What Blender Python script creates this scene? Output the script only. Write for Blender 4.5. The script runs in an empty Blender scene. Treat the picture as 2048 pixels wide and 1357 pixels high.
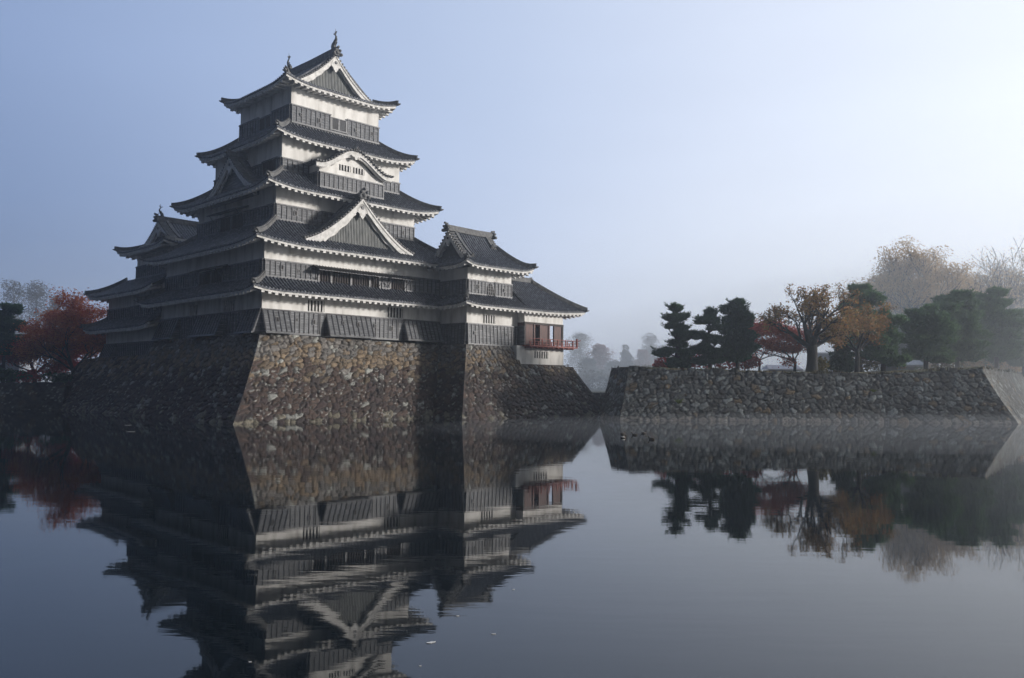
import bpy, math, random
import numpy as np
from mathutils import Vector, Matrix

# ------------------------------------------------------------------ camera, sky, sun, exposure
sc = bpy.context.scene
COL = sc.collection
PITCH, ROLL, CAMZ = math.radians(3.075), math.radians(0.503), 3.215
cam_d = bpy.data.cameras.new('camera'); cam = bpy.data.objects.new('camera', cam_d); COL.objects.link(cam)
cam_d.sensor_width = 36; cam_d.lens = 1662.57/2048*36; cam_d.clip_end = 6000; cam_d.clip_start = 0.1
_c, _s = math.cos(PITCH), math.sin(PITCH)
_r0, _u0, _f0 = Vector((1, 0, 0)), Vector((0, -_s, _c)), Vector((0, _c, _s))
_cr, _sr = math.cos(ROLL), math.sin(ROLL)
_R = _r0*_cr+_u0*_sr; _U = _u0*_cr-_r0*_sr
cam.matrix_world = Matrix(((_R.x, _U.x, -_f0.x, 0), (_R.y, _U.y, -_f0.y, 0), (_R.z, _U.z, -_f0.z, CAMZ), (0, 0, 0, 1)))
sc.camera = cam

SUN_EL = math.radians(12)
SUN_AZ = math.atan2(0.998, -0.05)             # clockwise from +Y
sun_dir = Vector((math.sin(SUN_AZ)*math.cos(SUN_EL), math.cos(SUN_AZ)*math.cos(SUN_EL), math.sin(SUN_EL)))
sl = bpy.data.lights.new('sun', 'SUN'); sl.energy = 4.8; sl.angle = math.radians(7); sl.color = (1.0, 0.95, 0.90)
so = bpy.data.objects.new('sun', sl); COL.objects.link(so)
so.rotation_euler = (-sun_dir).to_track_quat('-Z', 'Y').to_euler(); so.location = sun_dir*300

world = bpy.data.worlds.new('World'); sc.world = world; world.use_nodes = True
wn = world.node_tree.nodes; wl = world.node_tree.links
bg = wn['Background']; bg.inputs[1].default_value = 0.9*1.6
def N(nt, t, **kw):
    n = nt.nodes.new(t)
    for k, v in kw.items():
        if k in n.inputs: n.inputs[k].default_value = v
        else: setattr(n, k, v)
    return n
wt = world.node_tree
sky = N(wt, 'ShaderNodeTexSky', sky_type='NISHITA', sun_disc=False)
sky.sun_elevation = SUN_EL; sky.sun_rotation = SUN_AZ; sky.dust_density = 3
skm = N(wt, 'ShaderNodeVectorMath', operation='SCALE'); skm.inputs['Scale'].default_value = 0.056
wl.new(sky.outputs[0], skm.inputs[0])
# the foggy morning air over the moat: brighter and whiter towards the sun, dusky blue away from it
tc = N(wt, 'ShaderNodeTexCoord'); sep = N(wt, 'ShaderNodeSeparateXYZ'); wl.new(tc.outputs['Generated'], sep.inputs[0])
def wramp(stops):
    r = N(wt, 'ShaderNodeValToRGB'); r.color_ramp.interpolation = 'B_SPLINE'
    el = r.color_ramp.elements
    while len(el) > 1: el.remove(el[-1])
    stops = [(p, tuple(q/1.6 for q in c)) for p, c in stops]      # ramps hold 0..1; scaled back up by the background strength
    el[0].position = stops[0][0]; el[0].color = (*stops[0][1], 1)
    for p, c in stops[1:]:
        e = el.new(p); e.color = (*c, 1)
    return r
mx = N(wt, 'ShaderNodeMapRange'); mx.inputs[1].default_value = -1; mx.inputs[2].default_value = 1
wl.new(sep.outputs[0], mx.inputs[0])
low = wramp([(0.0, (.05, .085, .18)), (0.18, (.10, .17, .36)), (0.34, (.28, .40, .68)), (0.50, (.78, .88, 1.12)), (0.62, (1.04, 1.10, 1.24)), (0.78, (1.26, 1.3, 1.38)), (1.0, (1.6, 1.55, 1.5))])
high = wramp([(0.0, (.10, .17, .36)), (0.16, (.19, .29, .55)), (0.34, (.43, .56, .85)), (0.50, (.63, .75, 1.0)), (0.62, (.84, .93, 1.14)), (0.78, (1.14, 1.2, 1.32)), (1.0, (1.4, 1.4, 1.4))])
wl.new(mx.outputs[0], low.inputs[0]); wl.new(mx.outputs[0], high.inputs[0])
mz = N(wt, 'ShaderNodeMapRange', interpolation_type='SMOOTHSTEP'); mz.inputs[1].default_value = 0.0; mz.inputs[2].default_value = 0.36
wl.new(sep.outputs[2], mz.inputs[0])
mixf = N(wt, 'ShaderNodeMix', data_type='RGBA'); wl.new(mz.outputs[0], mixf.inputs[0]); wl.new(low.outputs[0], mixf.inputs[6]); wl.new(high.outputs[0], mixf.inputs[7])
mixs = N(wt, 'ShaderNodeMix', data_type='RGBA'); mixs.inputs[0].default_value = 0.12
# the unseen sky behind the camera is dimmed so shaded faces stay dark
my = N(wt, 'ShaderNodeMapRange', interpolation_type='SMOOTHSTEP'); my.inputs[1].default_value = -.35; my.inputs[2].default_value = .35; my.inputs[3].default_value = .16; my.inputs[4].default_value = 1.0
wl.new(sep.outputs[1], my.inputs[0])
dull = N(wt, 'ShaderNodeVectorMath', operation='SCALE'); wl.new(my.outputs[0], dull.inputs['Scale'])
wl.new(mixf.outputs[2], mixs.inputs[6]); wl.new(skm.outputs[0], mixs.inputs[7]); wsn = N(wt, 'ShaderNodeTexNoise'); wsn.inputs['Scale'].default_value = 1.6; wsn.inputs['Detail'].default_value = 3
wmp = N(wt, 'ShaderNodeMapping'); wmp.inputs['Scale'].default_value = (1, 1, 3.5); wl.new(tc.outputs['Generated'], wmp.inputs[0]); wl.new(wmp.outputs[0], wsn.inputs['Vector'])
wmr = N(wt, 'ShaderNodeMapRange'); wmr.inputs[3].default_value = .90; wmr.inputs[4].default_value = 1.10; wl.new(wsn.outputs[0], wmr.inputs[0])      # the fog is not perfectly even
wisp = N(wt, 'ShaderNodeVectorMath', operation='SCALE'); wl.new(mixs.outputs[2], wisp.inputs[0]); wl.new(wmr.outputs[0], wisp.inputs['Scale'])
wl.new(wisp.outputs[0], dull.inputs[0]); wl.new(dull.outputs[0], bg.inputs[0])

sc.view_settings.view_transform = 'Standard'; sc.view_settings.look = 'None'
sc.view_settings.exposure = 0.08; sc.view_settings.gamma = 1.0
sc.cycles.max_bounces = 6; sc.cycles.diffuse_bounces = 3; sc.cycles.glossy_bounces = 3
sc.cycles.transparent_max_bounces = 8; sc.cycles.volume_bounces = 2; sc.cycles.use_denoising = True

# ------------------------------------------------------------------ castle coordinates: u along the sunlit face, v along the shaded face
TH = 0.77785; O2 = (-20.757, 68.661)
UD = (math.sin(TH), math.cos(TH)); VD = (-math.cos(TH), math.sin(TH))
def W(u, v, z=0): return (O2[0]+UD[0]*u+VD[0]*v, O2[1]+UD[1]*u+VD[1]*v, z)
ROTZ = math.pi/2-TH
rnd = random.Random(7)

# ------------------------------------------------------------------ materials
def newmat(name):
    m = bpy.data.materials.new(name); m.use_nodes = True
    return m, m.node_tree, m.node_tree.nodes['Principled BSDF']
def coords(nt, sx=1, sy=1, sz=1):
    t = N(nt, 'ShaderNodeTexCoord'); mp = N(nt, 'ShaderNodeMapping'); mp.inputs['Scale'].default_value = (sx, sy, sz)
    nt.links.new(t.outputs['Object'], mp.inputs[0]); return mp.outputs[0]
def ramp(nt, fac, stops):
    r = N(nt, 'ShaderNodeValToRGB'); el = r.color_ramp.elements
    el[0].position, el[0].color = stops[0][0], (*stops[0][1], 1)
    el[1].position, el[1].color = stops[-1][0], (*stops[-1][1], 1)
    for p, c in stops[1:-1]:
        e = el.new(p); e.color = (*c, 1)
    nt.links.new(fac, r.inputs[0]); return r.outputs[0]
def noisemat(name, stops, scale=(1, 1, 1), ns=3, rough=.8, detail=5, bump=0, bscale=20, spec=.5, island=False):
    m, nt, p = newmat(name)
    n = N(nt, 'ShaderNodeTexNoise'); n.inputs['Scale'].default_value = ns; n.inputs['Detail'].default_value = detail
    nt.links.new(coords(nt, *scale), n.inputs['Vector'])
    fac = n.outputs[0]
    if island:
        g = N(nt, 'ShaderNodeNewGeometry'); mm = N(nt, 'ShaderNodeMath', operation='MULTIPLY_ADD'); mm.inputs[1].default_value = .6
        nt.links.new(g.outputs['Random Per Island'], mm.inputs[0])
        m2 = N(nt, 'ShaderNodeMath', operation='MULTIPLY'); m2.inputs[1].default_value = .5; nt.links.new(fac, m2.inputs[0]); nt.links.new(m2.outputs[0], mm.inputs[2]); fac = mm.outputs[0]
    c = ramp(nt, fac, stops); nt.links.new(c, p.inputs['Base Color'])
    p.inputs['Roughness'].default_value = rough; p.inputs['Specular IOR Level'].default_value = spec
    if bump:
        b = N(nt, 'ShaderNodeBump'); b.inputs['Strength'].default_value = bump; b.inputs['Distance'].default_value = .05
        n2 = N(nt, 'ShaderNodeTexNoise'); n2.inputs['Scale'].default_value = bscale; nt.links.new(coords(nt, *scale), n2.inputs['Vector'])
        nt.links.new(n2.outputs[0], b.inputs['Height']); nt.links.new(b.outputs[0], p.inputs['Normal'])
    return m
M = {}
M['plaster'] = noisemat('white_plaster', [(.25, (.42, .40, .37)), (.42, (.66, .64, .60)), (.6, (.80, .78, .74))], (1, 1, .22), 1.5, .85, 8)
M['trim'] = noisemat('white_trim', [(.3, (.46, .45, .42)), (.6, (.72, .70, .67))], (1, 1, 1), 2.5, .8)
M['board'] = noisemat('black_board', [(.28, (.036, .038, .044)), (.5, (.105, .108, .115)), (.70, (.26, .26, .265))], (.6, .6, 9), 1.6, .55, 6, .3, 12)
M['batten'] = noisemat('black_batten', [(.3, (.022, .022, .026)), (.7, (.06, .06, .065))], (1, 1, 1), 3, .5)
M['rail'] = noisemat('board_rail', [(.3, (.05, .05, .055)), (.7, (.14, .14, .14))], (1, 1, 3), 2, .5)
M['tile'] = noisemat('roof_tile', [(.3, (.024, .027, .035)), (.5, (.065, .071, .085)), (.68, (.19, .195, .21))], (1, 1, 1), 4.5, .62, 8, .5, 16)
M['ridge'] = noisemat('ridge_tile', [(.3, (.04, .042, .046)), (.7, (.17, .165, .155))], (1, 1, 1), 4, .7, 6, .5, 14)
M['dark'] = noisemat('dark_interior', [(.3, (.008, .006, .005)), (.7, (.02, .014, .01))], rough=.9)
M['bar'] = noisemat('brown_bar', [(.3, (.014, .008, .006)), (.7, (.035, .018, .012))], rough=.7)
M['redwood'] = noisemat('red_lacquered_wood', [(.3, (.16, .022, .012)), (.7, (.32, .055, .03))], rough=.6, ns=5)
M['brownwood'] = noisemat('brown_wood_panel', [(.3, (.045, .014, .010)), (.7, (.12, .035, .02))], (4, 4, .6), rough=.6, ns=2)
M['bronze'] = noisemat('shachi_bronze', [(.3, (.03, .035, .035)), (.7, (.09, .09, .085))], rough=.6)
M['lattice'] = noisemat('grey_lattice', [(.3, (.14, .145, .14)), (.7, (.26, .265, .25))], (1, 1, .4), rough=.7)
M['bark'] = noisemat('tree_bark', [(.3, (.007, .006, .005)), (.7, (.025, .020, .016))], (3, 3, .6), rough=.9, bump=.6, bscale=8)
M['grass'] = noisemat('dry_grass', [(.3, (.05, .055, .02)), (.5, (.11, .10, .045)), (.7, (.17, .13, .07))], ns=.6, rough=.95, detail=10)
M['earth'] = noisemat('dark_earth', [(.3, (.02, .018, .014)), (.7, (.055, .048, .04))], ns=.5, rough=.95)
M['cloth'] = noisemat('white_canvas', [(.3, (.62, .64, .68)), (.7, (.78, .78, .80))], rough=.7)
M['greywall'] = noisemat('grey_building', [(.3, (.28, .30, .34)), (.7, (.36, .38, .42))], rough=.8)
M['feather'] = noisemat('duck_feather', [(.35, (.025, .018, .013)), (.7, (.08, .055, .035))], ns=12, rough=.8)
M['white'] = noisemat('pale_feather', [(.3, (.6, .58, .52)), (.7, (.8, .78, .74))], ns=8, rough=.7)
M['palegrey'] = M['trim']
def leafmat(name, cols, ns=.5):
    n = len(cols); m = noisemat(name, [(.15+.7*i/(n-1), c) for i, c in enumerate(cols)], ns=ns, rough=.65, island=True, spec=.3)
    nt = m.node_tree; p = nt.nodes['Principled BSDF']; tr = N(nt, 'ShaderNodeBsdfTranslucent'); mx_ = N(nt, 'ShaderNodeMixShader'); mx_.inputs[0].default_value = .45
    nt.links.new(p.inputs['Base Color'].links[0].from_socket, tr.inputs['Color']); nt.links.new(p.outputs[0], mx_.inputs[1]); nt.links.new(tr.outputs[0], mx_.inputs[2])
    nt.links.new(mx_.outputs[0], nt.nodes['Material Output'].inputs['Surface'])
    return m
M['pine'] = leafmat('pine_needles', [(.018, .050, .026), (.035, .085, .040), (.065, .13, .05)])
M['pineblue'] = leafmat('pine_needles_pale', [(.05, .11, .055), (.09, .17, .075), (.14, .23, .09)])
M['red'] = leafmat('red_maple_leaves', [(.22, .030, .025), (.42, .07, .045), (.55, .13, .06)])
M['orange'] = leafmat('orange_maple_leaves', [(.32, .050, .028), (.55, .13, .045), (.64, .26, .08)])
M['crimson'] = leafmat('dark_crimson_leaves', [(.16, .02, .02), (.32, .04, .035), (.45, .07, .05)])
M['amber'] = leafmat('amber_oak_leaves', [(.10, .11, .035), (.28, .17, .055), (.38, .19, .075), (.24, .20, .07)])
M['tan'] = leafmat('tan_dry_leaves', [(.36, .26, .12), (.54, .37, .18), (.60, .43, .23)])
M['olive'] = leafmat('olive_leaves', [(.06, .06, .015), (.14, .12, .03), (.22, .17, .04)])
M['weed'] = leafmat('weed_leaves', [(.10, .14, .02), (.2, .24, .04)])
M['far'] = leafmat('far_foliage', [(.04, .04, .03), (.08, .07, .05)])
M['farred'] = leafmat('far_red_foliage', [(.14, .035, .03), (.22, .07, .05)])

# stone: colour of every stone kept in a colour attribute of the mesh
ms, nt, p = newmat('dry_stone'); at_ = N(nt, 'ShaderNodeAttribute', attribute_name='stone')
nz = N(nt, 'ShaderNodeTexNoise'); nz.inputs['Scale'].default_value = 5; nz.inputs['Detail'].default_value = 8; nt.links.new(coords(nt), nz.inputs['Vector'])
mr = N(nt, 'ShaderNodeMapRange'); mr.inputs[1].default_value = .3; mr.inputs[2].default_value = .7; mr.inputs[3].default_value = .62; mr.inputs[4].default_value = 1.35
nt.links.new(nz.outputs[0], mr.inputs[0])
vm = N(nt, 'ShaderNodeVectorMath', operation='SCALE'); nt.links.new(at_.outputs[0], vm.inputs[0]); nt.links.new(mr.outputs[0], vm.inputs['Scale']); nt.links.new(vm.outputs[0], p.inputs['Base Color'])
bp = N(nt, 'ShaderNodeBump'); bp.inputs['Strength'].default_value = .6; bp.inputs['Distance'].default_value = .06; nt.links.new(nz.outputs[0], bp.inputs['Height']); nt.links.new(bp.outputs[0], p.inputs['Normal'])
p.inputs['Roughness'].default_value = .8; M['stone'] = ms

# ------------------------------------------------------------------ mesh building
class MB:
    def __init__(s): s.v = []; s.f = []
    def add(s, vs, fs):
        o = len(s.v); s.v += [tuple(x) for x in vs]; s.f += [tuple(i+o for i in f) for f in fs]
    def hexa(s, p):   # 8 points: bottom 4, top 4
        s.add(p, [(3, 2, 1, 0), (4, 5, 6, 7), (0, 1, 5, 4), (1, 2, 6, 5), (2, 3, 7, 6), (3, 0, 4, 7)])
    def box(s, x0, x1, y0, y1, z0, z1):
        s.hexa([(x0, y0, z0), (x1, y0, z0), (x1, y1, z0), (x0, y1, z0), (x0, y0, z1), (x1, y0, z1), (x1, y1, z1), (x0, y1, z1)])
    def sweep(s, path, sides, w, h, up=(0, 0, 1), cap=True, taper=None):
        n = len(path); o = len(s.v); up = Vector(up)
        for i, p in enumerate(path):
            sd = Vector(sides[i] if isinstance(sides, list) else sides)*w/2; t = taper[i] if taper else 1
            p = Vector(p); u = up*h
            for q in (p-sd*t, p+sd*t, p+sd*t+u*t, p-sd*t+u*t): s.v.append(tuple(q))
        for i in range(n-1):
            a = o+4*i
            for k in range(4): s.f.append((a+k, a+(k+1) % 4, a+4+(k+1) % 4, a+4+k))
        if cap: s.f.append((o+3, o+2, o+1, o)); a = o+4*(n-1); s.f.append((a, a+1, a+2, a+3))
    def tube(s, path, radii, k=6):
        o = len(s.v); n = len(path); pv = [Vector(q) for q in path]
        for i in range(n):
            d = (pv[min(i+1, n-1)]-pv[max(i-1, 0)]); d = d.normalized() if d.length > 1e-6 else Vector((0, 0, 1))
            a = d.cross(Vector((0.31, .95, .1))).normalized(); b = d.cross(a)
            for j in range(k):
                t = 2*math.pi*j/k; s.v.append(tuple(pv[i]+(a*math.cos(t)+b*math.sin(t))*radii[i]))
        for i in range(n-1):
            for j in range(k): s.f.append((o+i*k+j, o+i*k+(j+1) % k, o+(i+1)*k+(j+1) % k, o+(i+1)*k+j))
        s.f.append(tuple(o+j for j in range(k))[::-1]); s.f.append(tuple(o+(n-1)*k+j for j in range(k)))
    def build(s, name, mat, parent=None, off=(0, 0, 0), smooth=False, loc=None, rotz=None):
        me = bpy.data.meshes.new(name)
        vs = s.v
        if off != (0, 0, 0): vs = [(x-off[0], y-off[1], z-off[2]) for x, y, z in vs]
        me.from_pydata(vs, [], s.f); me.materials.append(mat); me.update()
        if smooth: me.polygons.foreach_set('use_smooth', [True]*len(me.polygons))
        o = bpy.data.objects.new(name, me); COL.objects.link(o)
        if parent: o.parent = parent
        if loc: o.location = loc
        if rotz is not None: o.rotation_euler.z = rotz
        return o
def tag(o, label=None, cat=None, group=None, kind=None):
    if label: o['label'] = label
    if cat: o['category'] = cat
    if group: o['group'] = group
    if kind: o['kind'] = kind
    return o
class Thing:      # an Empty at a castle building's base; its parts are built in u, v, z
    def __init__(s, name, u, v, z, label, cat, group=None):
        s.e = bpy.data.objects.new(name, None); COL.objects.link(s.e); s.e.location = W(u, v, z); s.e.rotation_euler.z = ROTZ
        s.off = (u, v, z); tag(s.e, label, cat, group)
    def part(s, name, mb, mat, parent=None, smooth=False, label=None):
        o = mb.build(name, M[mat] if isinstance(mat, str) else mat, parent or s.e, s.off, smooth)
        if label: o['label'] = label
        return o

# ------------------------------------------------------------------ roofs
RIB = [(0, 0), (.20, 0), (.26, .065), (.40, .12), (.60, .12), (.74, .065), (.80, 0)]
def profP(f, H, a): return H*(a*f+(1-a)*f*f)
def liftf(x, L, DA0, DA1, f, lift, R=1.6):
    l = 0
    fy = max(0, 1-f/R)**2
    if DA0: l += max(0, 1-(x/DA0)/R)**2.4*fy
    if DA1: l += max(0, 1-((L-x)/DA1)/R)**2.4*fy
    return l*lift
def slope(mb, P0, e, n, L, D, DA0, DA1, z0, H, a, lift, fm=None, sp=.33, rows=8):
    cols = []
    k = 0
    while k*sp < L:
        for ph, h in RIB:
            x = (k+ph)*sp
            if x < L: cols.append((x, h))
        k += 1
    cols.append((L, 0))
    o = len(mb.v)
    for x, h in cols:
        ft = fm(x) if fm else 1.0
        if DA0: ft = min(ft, x/DA0)
        if DA1: ft = min(ft, (L-x)/DA1)
        ft = max(ft, 0)
        for r in range(-1, rows+1):
            f = ft*max(r, 0)/rows
            z = z0+profP(f, H, a)+liftf(x, L, DA0, DA1, f, lift)+h
            if r == -1: z -= .11+h*.9
            d = D*f-(0 if r >= 0 else -.015)
            mb.v.append((P0[0]+e[0]*x+n[0]*d, P0[1]+e[1]*x+n[1]*d, z))
    R = rows+2
    for c in range(len(cols)-1):
        for r in range(R-1):
            i = o+c*R+r; mb.f.append((i, i+R, i+R+1, i+1))
def eave(fas, raf, P0, e, n, L, z0, H, D, a, liftargs, over, sp=.62, x0=0, x1=None, skip=()):
    DA0, DA1, lift = liftargs; x1 = L if x1 is None else x1
    m = 28
    def pt(x, d, dz):
        z = z0+liftf(x, L, DA0, DA1, 0, lift)*(1-.6*min(1, d/max(over, .1)))+H/D*a*d*.8+dz
        return (P0[0]+e[0]*x+n[0]*d, P0[1]+e[1]*x+n[1]*d, z)
    xs0 = x0+(.12 if DA0 else 0); xs1 = x1-(.12 if DA1 else 0)
    path = [pt(xs0+(xs1-xs0)*i/m, .13, -.32) for i in range(m+1)]
    fas.sweep(path, (n[0], n[1], 0), .10, .21)
    # plastered soffit board behind the fascia
    for i in range(m):
        xa = xs0+(xs1-xs0)*i/m; xb = xs0+(xs1-xs0)*(i+1)/m
        def cl(x, d):
            if DA0: x = max(x, min(d, over))
            if DA1: x = min(x, L-min(d, over))
            return x
        q = [pt(xa, .15, -.2), pt(xb, .15, -.2), pt(cl(xb, over), over, -.2), pt(cl(xa, over), over, -.2)]
        q2 = [(x, y, z+.04) for x, y, z in q]; fas.hexa(q+q2)
    k = x0+.3
    while k < x1-.15:
        dm = over
        if DA0: dm = min(dm, k-.05)
        if DA1: dm = min(dm, L-k-.05)
        if dm > .3:
            a0, b0 = pt(k, .10, -.50), pt(k, dm, -.50)
            w = .14
            ex, ey = e[0]*w, e[1]*w
            raf.hexa([(a0[0]-ex, a0[1]-ey, a0[2]+.02), (a0[0]+ex, a0[1]+ey, a0[2]+.02), (b0[0]+ex, b0[1]+ey, b0[2]), (b0[0]-ex, b0[1]-ey, b0[2]),
                      (a0[0]-ex, a0[1]-ey, a0[2]+.19), (a0[0]+ex, a0[1]+ey, a0[2]+.19), (b0[0]+ex, b0[1]+ey, b0[2]+.19), (b0[0]-ex, b0[1]-ey, b0[2]+.19)])
        k += sp
def onigawara(mb, p, out, s=1.0):
    x, y, z = p; ox, oy = out; sx, sy = -oy, ox
    def q(a, b, c): return (x+ox*a*s+sx*b*s, y+oy*a*s+sy*b*s, z+c*s)
    prof = [(-.30, 0), (-.36, .22), (-.27, .42), (-.12, .60), (0, .70), (.12, .60), (.27, .42), (.36, .22), (.30, 0)]
    n = len(prof); vs = [q(-.08, b, c) for b, c in prof]+[q(.10, b*.9, c*.94) for b, c in prof]
    fs = [tuple(range(n))[::-1], tuple(range(n, 2*n))]+[(i, (i+1) % n, n+(i+1) % n, n+i) for i in range(n)]
    mb.add(vs, fs)
    mb.tube([q(-.1, 0, .62), q(.12, 0, .66), q(.24, 0, .70)], [.10*s, .10*s, .10*s], 7)
    for b, c, rr in ((-.34, .12, .13), (.34, .12, .13), (-.22, .44, .11), (.22, .44, .11), (0, .22, .16)): mb.tube([q(-.02, b, c), q(.16, b, c), q(.22, b, c)], [rr*s, rr*s, rr*.5*s], 7)
def hip(mb, c, hdir, D0, D1, z0, H, a, lift, f1=1.0, w=.34, h=.34, tip=True):
    # c: eave corner (u,v); hdir: (du,dv) signs inward; runs up to fraction f1
    path = []
    for i in range(13):
        f = f1*i/12
        z = z0+profP(f, H, a)+lift*max(0, 1-f/1.6)**4.4*1.0
        path.append((c[0]+hdir[0]*D0*f, c[1]+hdir[1]*D1*f, z+.02))
    dd = Vector((hdir[0]*D0, hdir[1]*D1, 0)).normalized(); side = (-dd.y, dd.x, 0)
    mb.sweep(path, side, w, h)
    mb.sweep([(x, y, z+h) for x, y, z in path], side, w*.5, .10)
    if tip:
        p0 = path[0]; onigawara(mb, (p0[0], p0[1], p0[2]-.02), (-dd.x, -dd.y), .62)
        q = path[0]; mb.sweep([(q[0]-dd.x*t, q[1]-dd.y*t, q[2]-.05+t*t*.9) for t in (-.2, 0, .18, .36)], side, w*.8, .2, taper=[1, 1, .8, .3])
def skirt(T, rect, D, z0, H, over, a=.72, lift=.45, sides='NWES', name='roof', Ds=None):
    """hipped skirt roof round a storey. rect = outer eave rectangle (u0,u1,v0,v1); D = plan depth."""
    u0, u1, v0, v1 = rect; tm, hips, fas, raf = MB(), [], MB(), MB()
    S = {'R': ((u0, v0), (1, 0), (0, 1), u1-u0), 'L': ((u0, v1), (0, -1), (1, 0), v1-v0),
         'B': ((u1, v1), (-1, 0), (0, -1), u1-u0), 'E': ((u1, v0), (0, 1), (-1, 0), v1-v0)}
    for k in sides:
        P0, e, n, L = S[k]
        slope(tm, P0, e, n, L, D, D, D, z0, H, a, lift)
        eave(fas, raf, P0, e, n, L, z0, H, D, a, (D, D, lift), over)
    for key, c, hd in (('RL', (u0, v0), (1, 1)), ('RE', (u1, v0), (-1, 1)), ('LB', (u0, v1), (1, -1)), ('EB', (u1, v1), (-1, -1))):
        if key[0] in sides and key[1] in sides:
            q = MB(); hip(q, c, hd, D, D, z0, H, a, lift); hips.append(q)
    r = T.part(name, tm, 'tile')
    T.part('eave', fas, 'trim', r); T.part('rafters', raf, 'trim', r)
    for q in hips: T.part('hip_ridge', q, 'ridge', r)
    return r
def gprof(t, c=.42): t = abs(t); return t*(1+c)-c*t*t
def fish(T, u, v, z, ud, vd, s, parent):
    """shachihoko: fish ornament, head down on the ridge end, tail curled up; (ud,vd) points to the middle of the ridge"""
    m = MB(); pts = [(-.25, .0), (-.35, .25), (-.28, .55), (-.05, .82), (.16, 1.1), (.14, 1.42), (-.06, 1.62)]; rad = [.30, .32, .28, .22, .16, .10, .07]
    m.tube([(u-ud*a*s, v-vd*a*s, z+b*s) for a, b in pts], [r*s for r in rad], 8)
    for a, b, c, d in ((-.06, 1.55, -.42, 1.80), (-.02, 1.55, .30, 1.98), (-.05, 1.55, -.10, 2.02)):
        m.sweep([(u-ud*a*s, v-vd*a*s, z+b*s), (u-ud*(a+c)*.5*s, v-vd*(a+c)*.5*s, z+(b+d)*.52*s), (u-ud*c*s, v-vd*c*s, z+d*s)], (-vd*1., ud*1., 0), .12*s, .16*s, taper=[.6, 1, .2])
    for a, b in ((-.62, .35), (-.52, .68), (-.26, 1.0), (.40, .55)):
        m.sweep([(u-ud*(a*.5)*s, v-vd*(a*.5)*s, z+(b-.05)*s), (u-ud*a*s, v-vd*a*s, z+(b+.1)*s)], (-vd*1., ud*1., 0), .1*s, .18*s, taper=[1, .2])
    m.box(u-.3*s, u+.3*s, v-.3*s, v+.3*s, z-.15*s, z+.08*s)
    T.part('fish_ornament', m, 'bronze', parent, smooth=False)
    r = MB(); r.tube([(u, v, z+1.5*s), (u, v, z+2.35*s)], [.025, .015], 5); T.part('lightning_rod', r, 'batten', parent)
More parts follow.
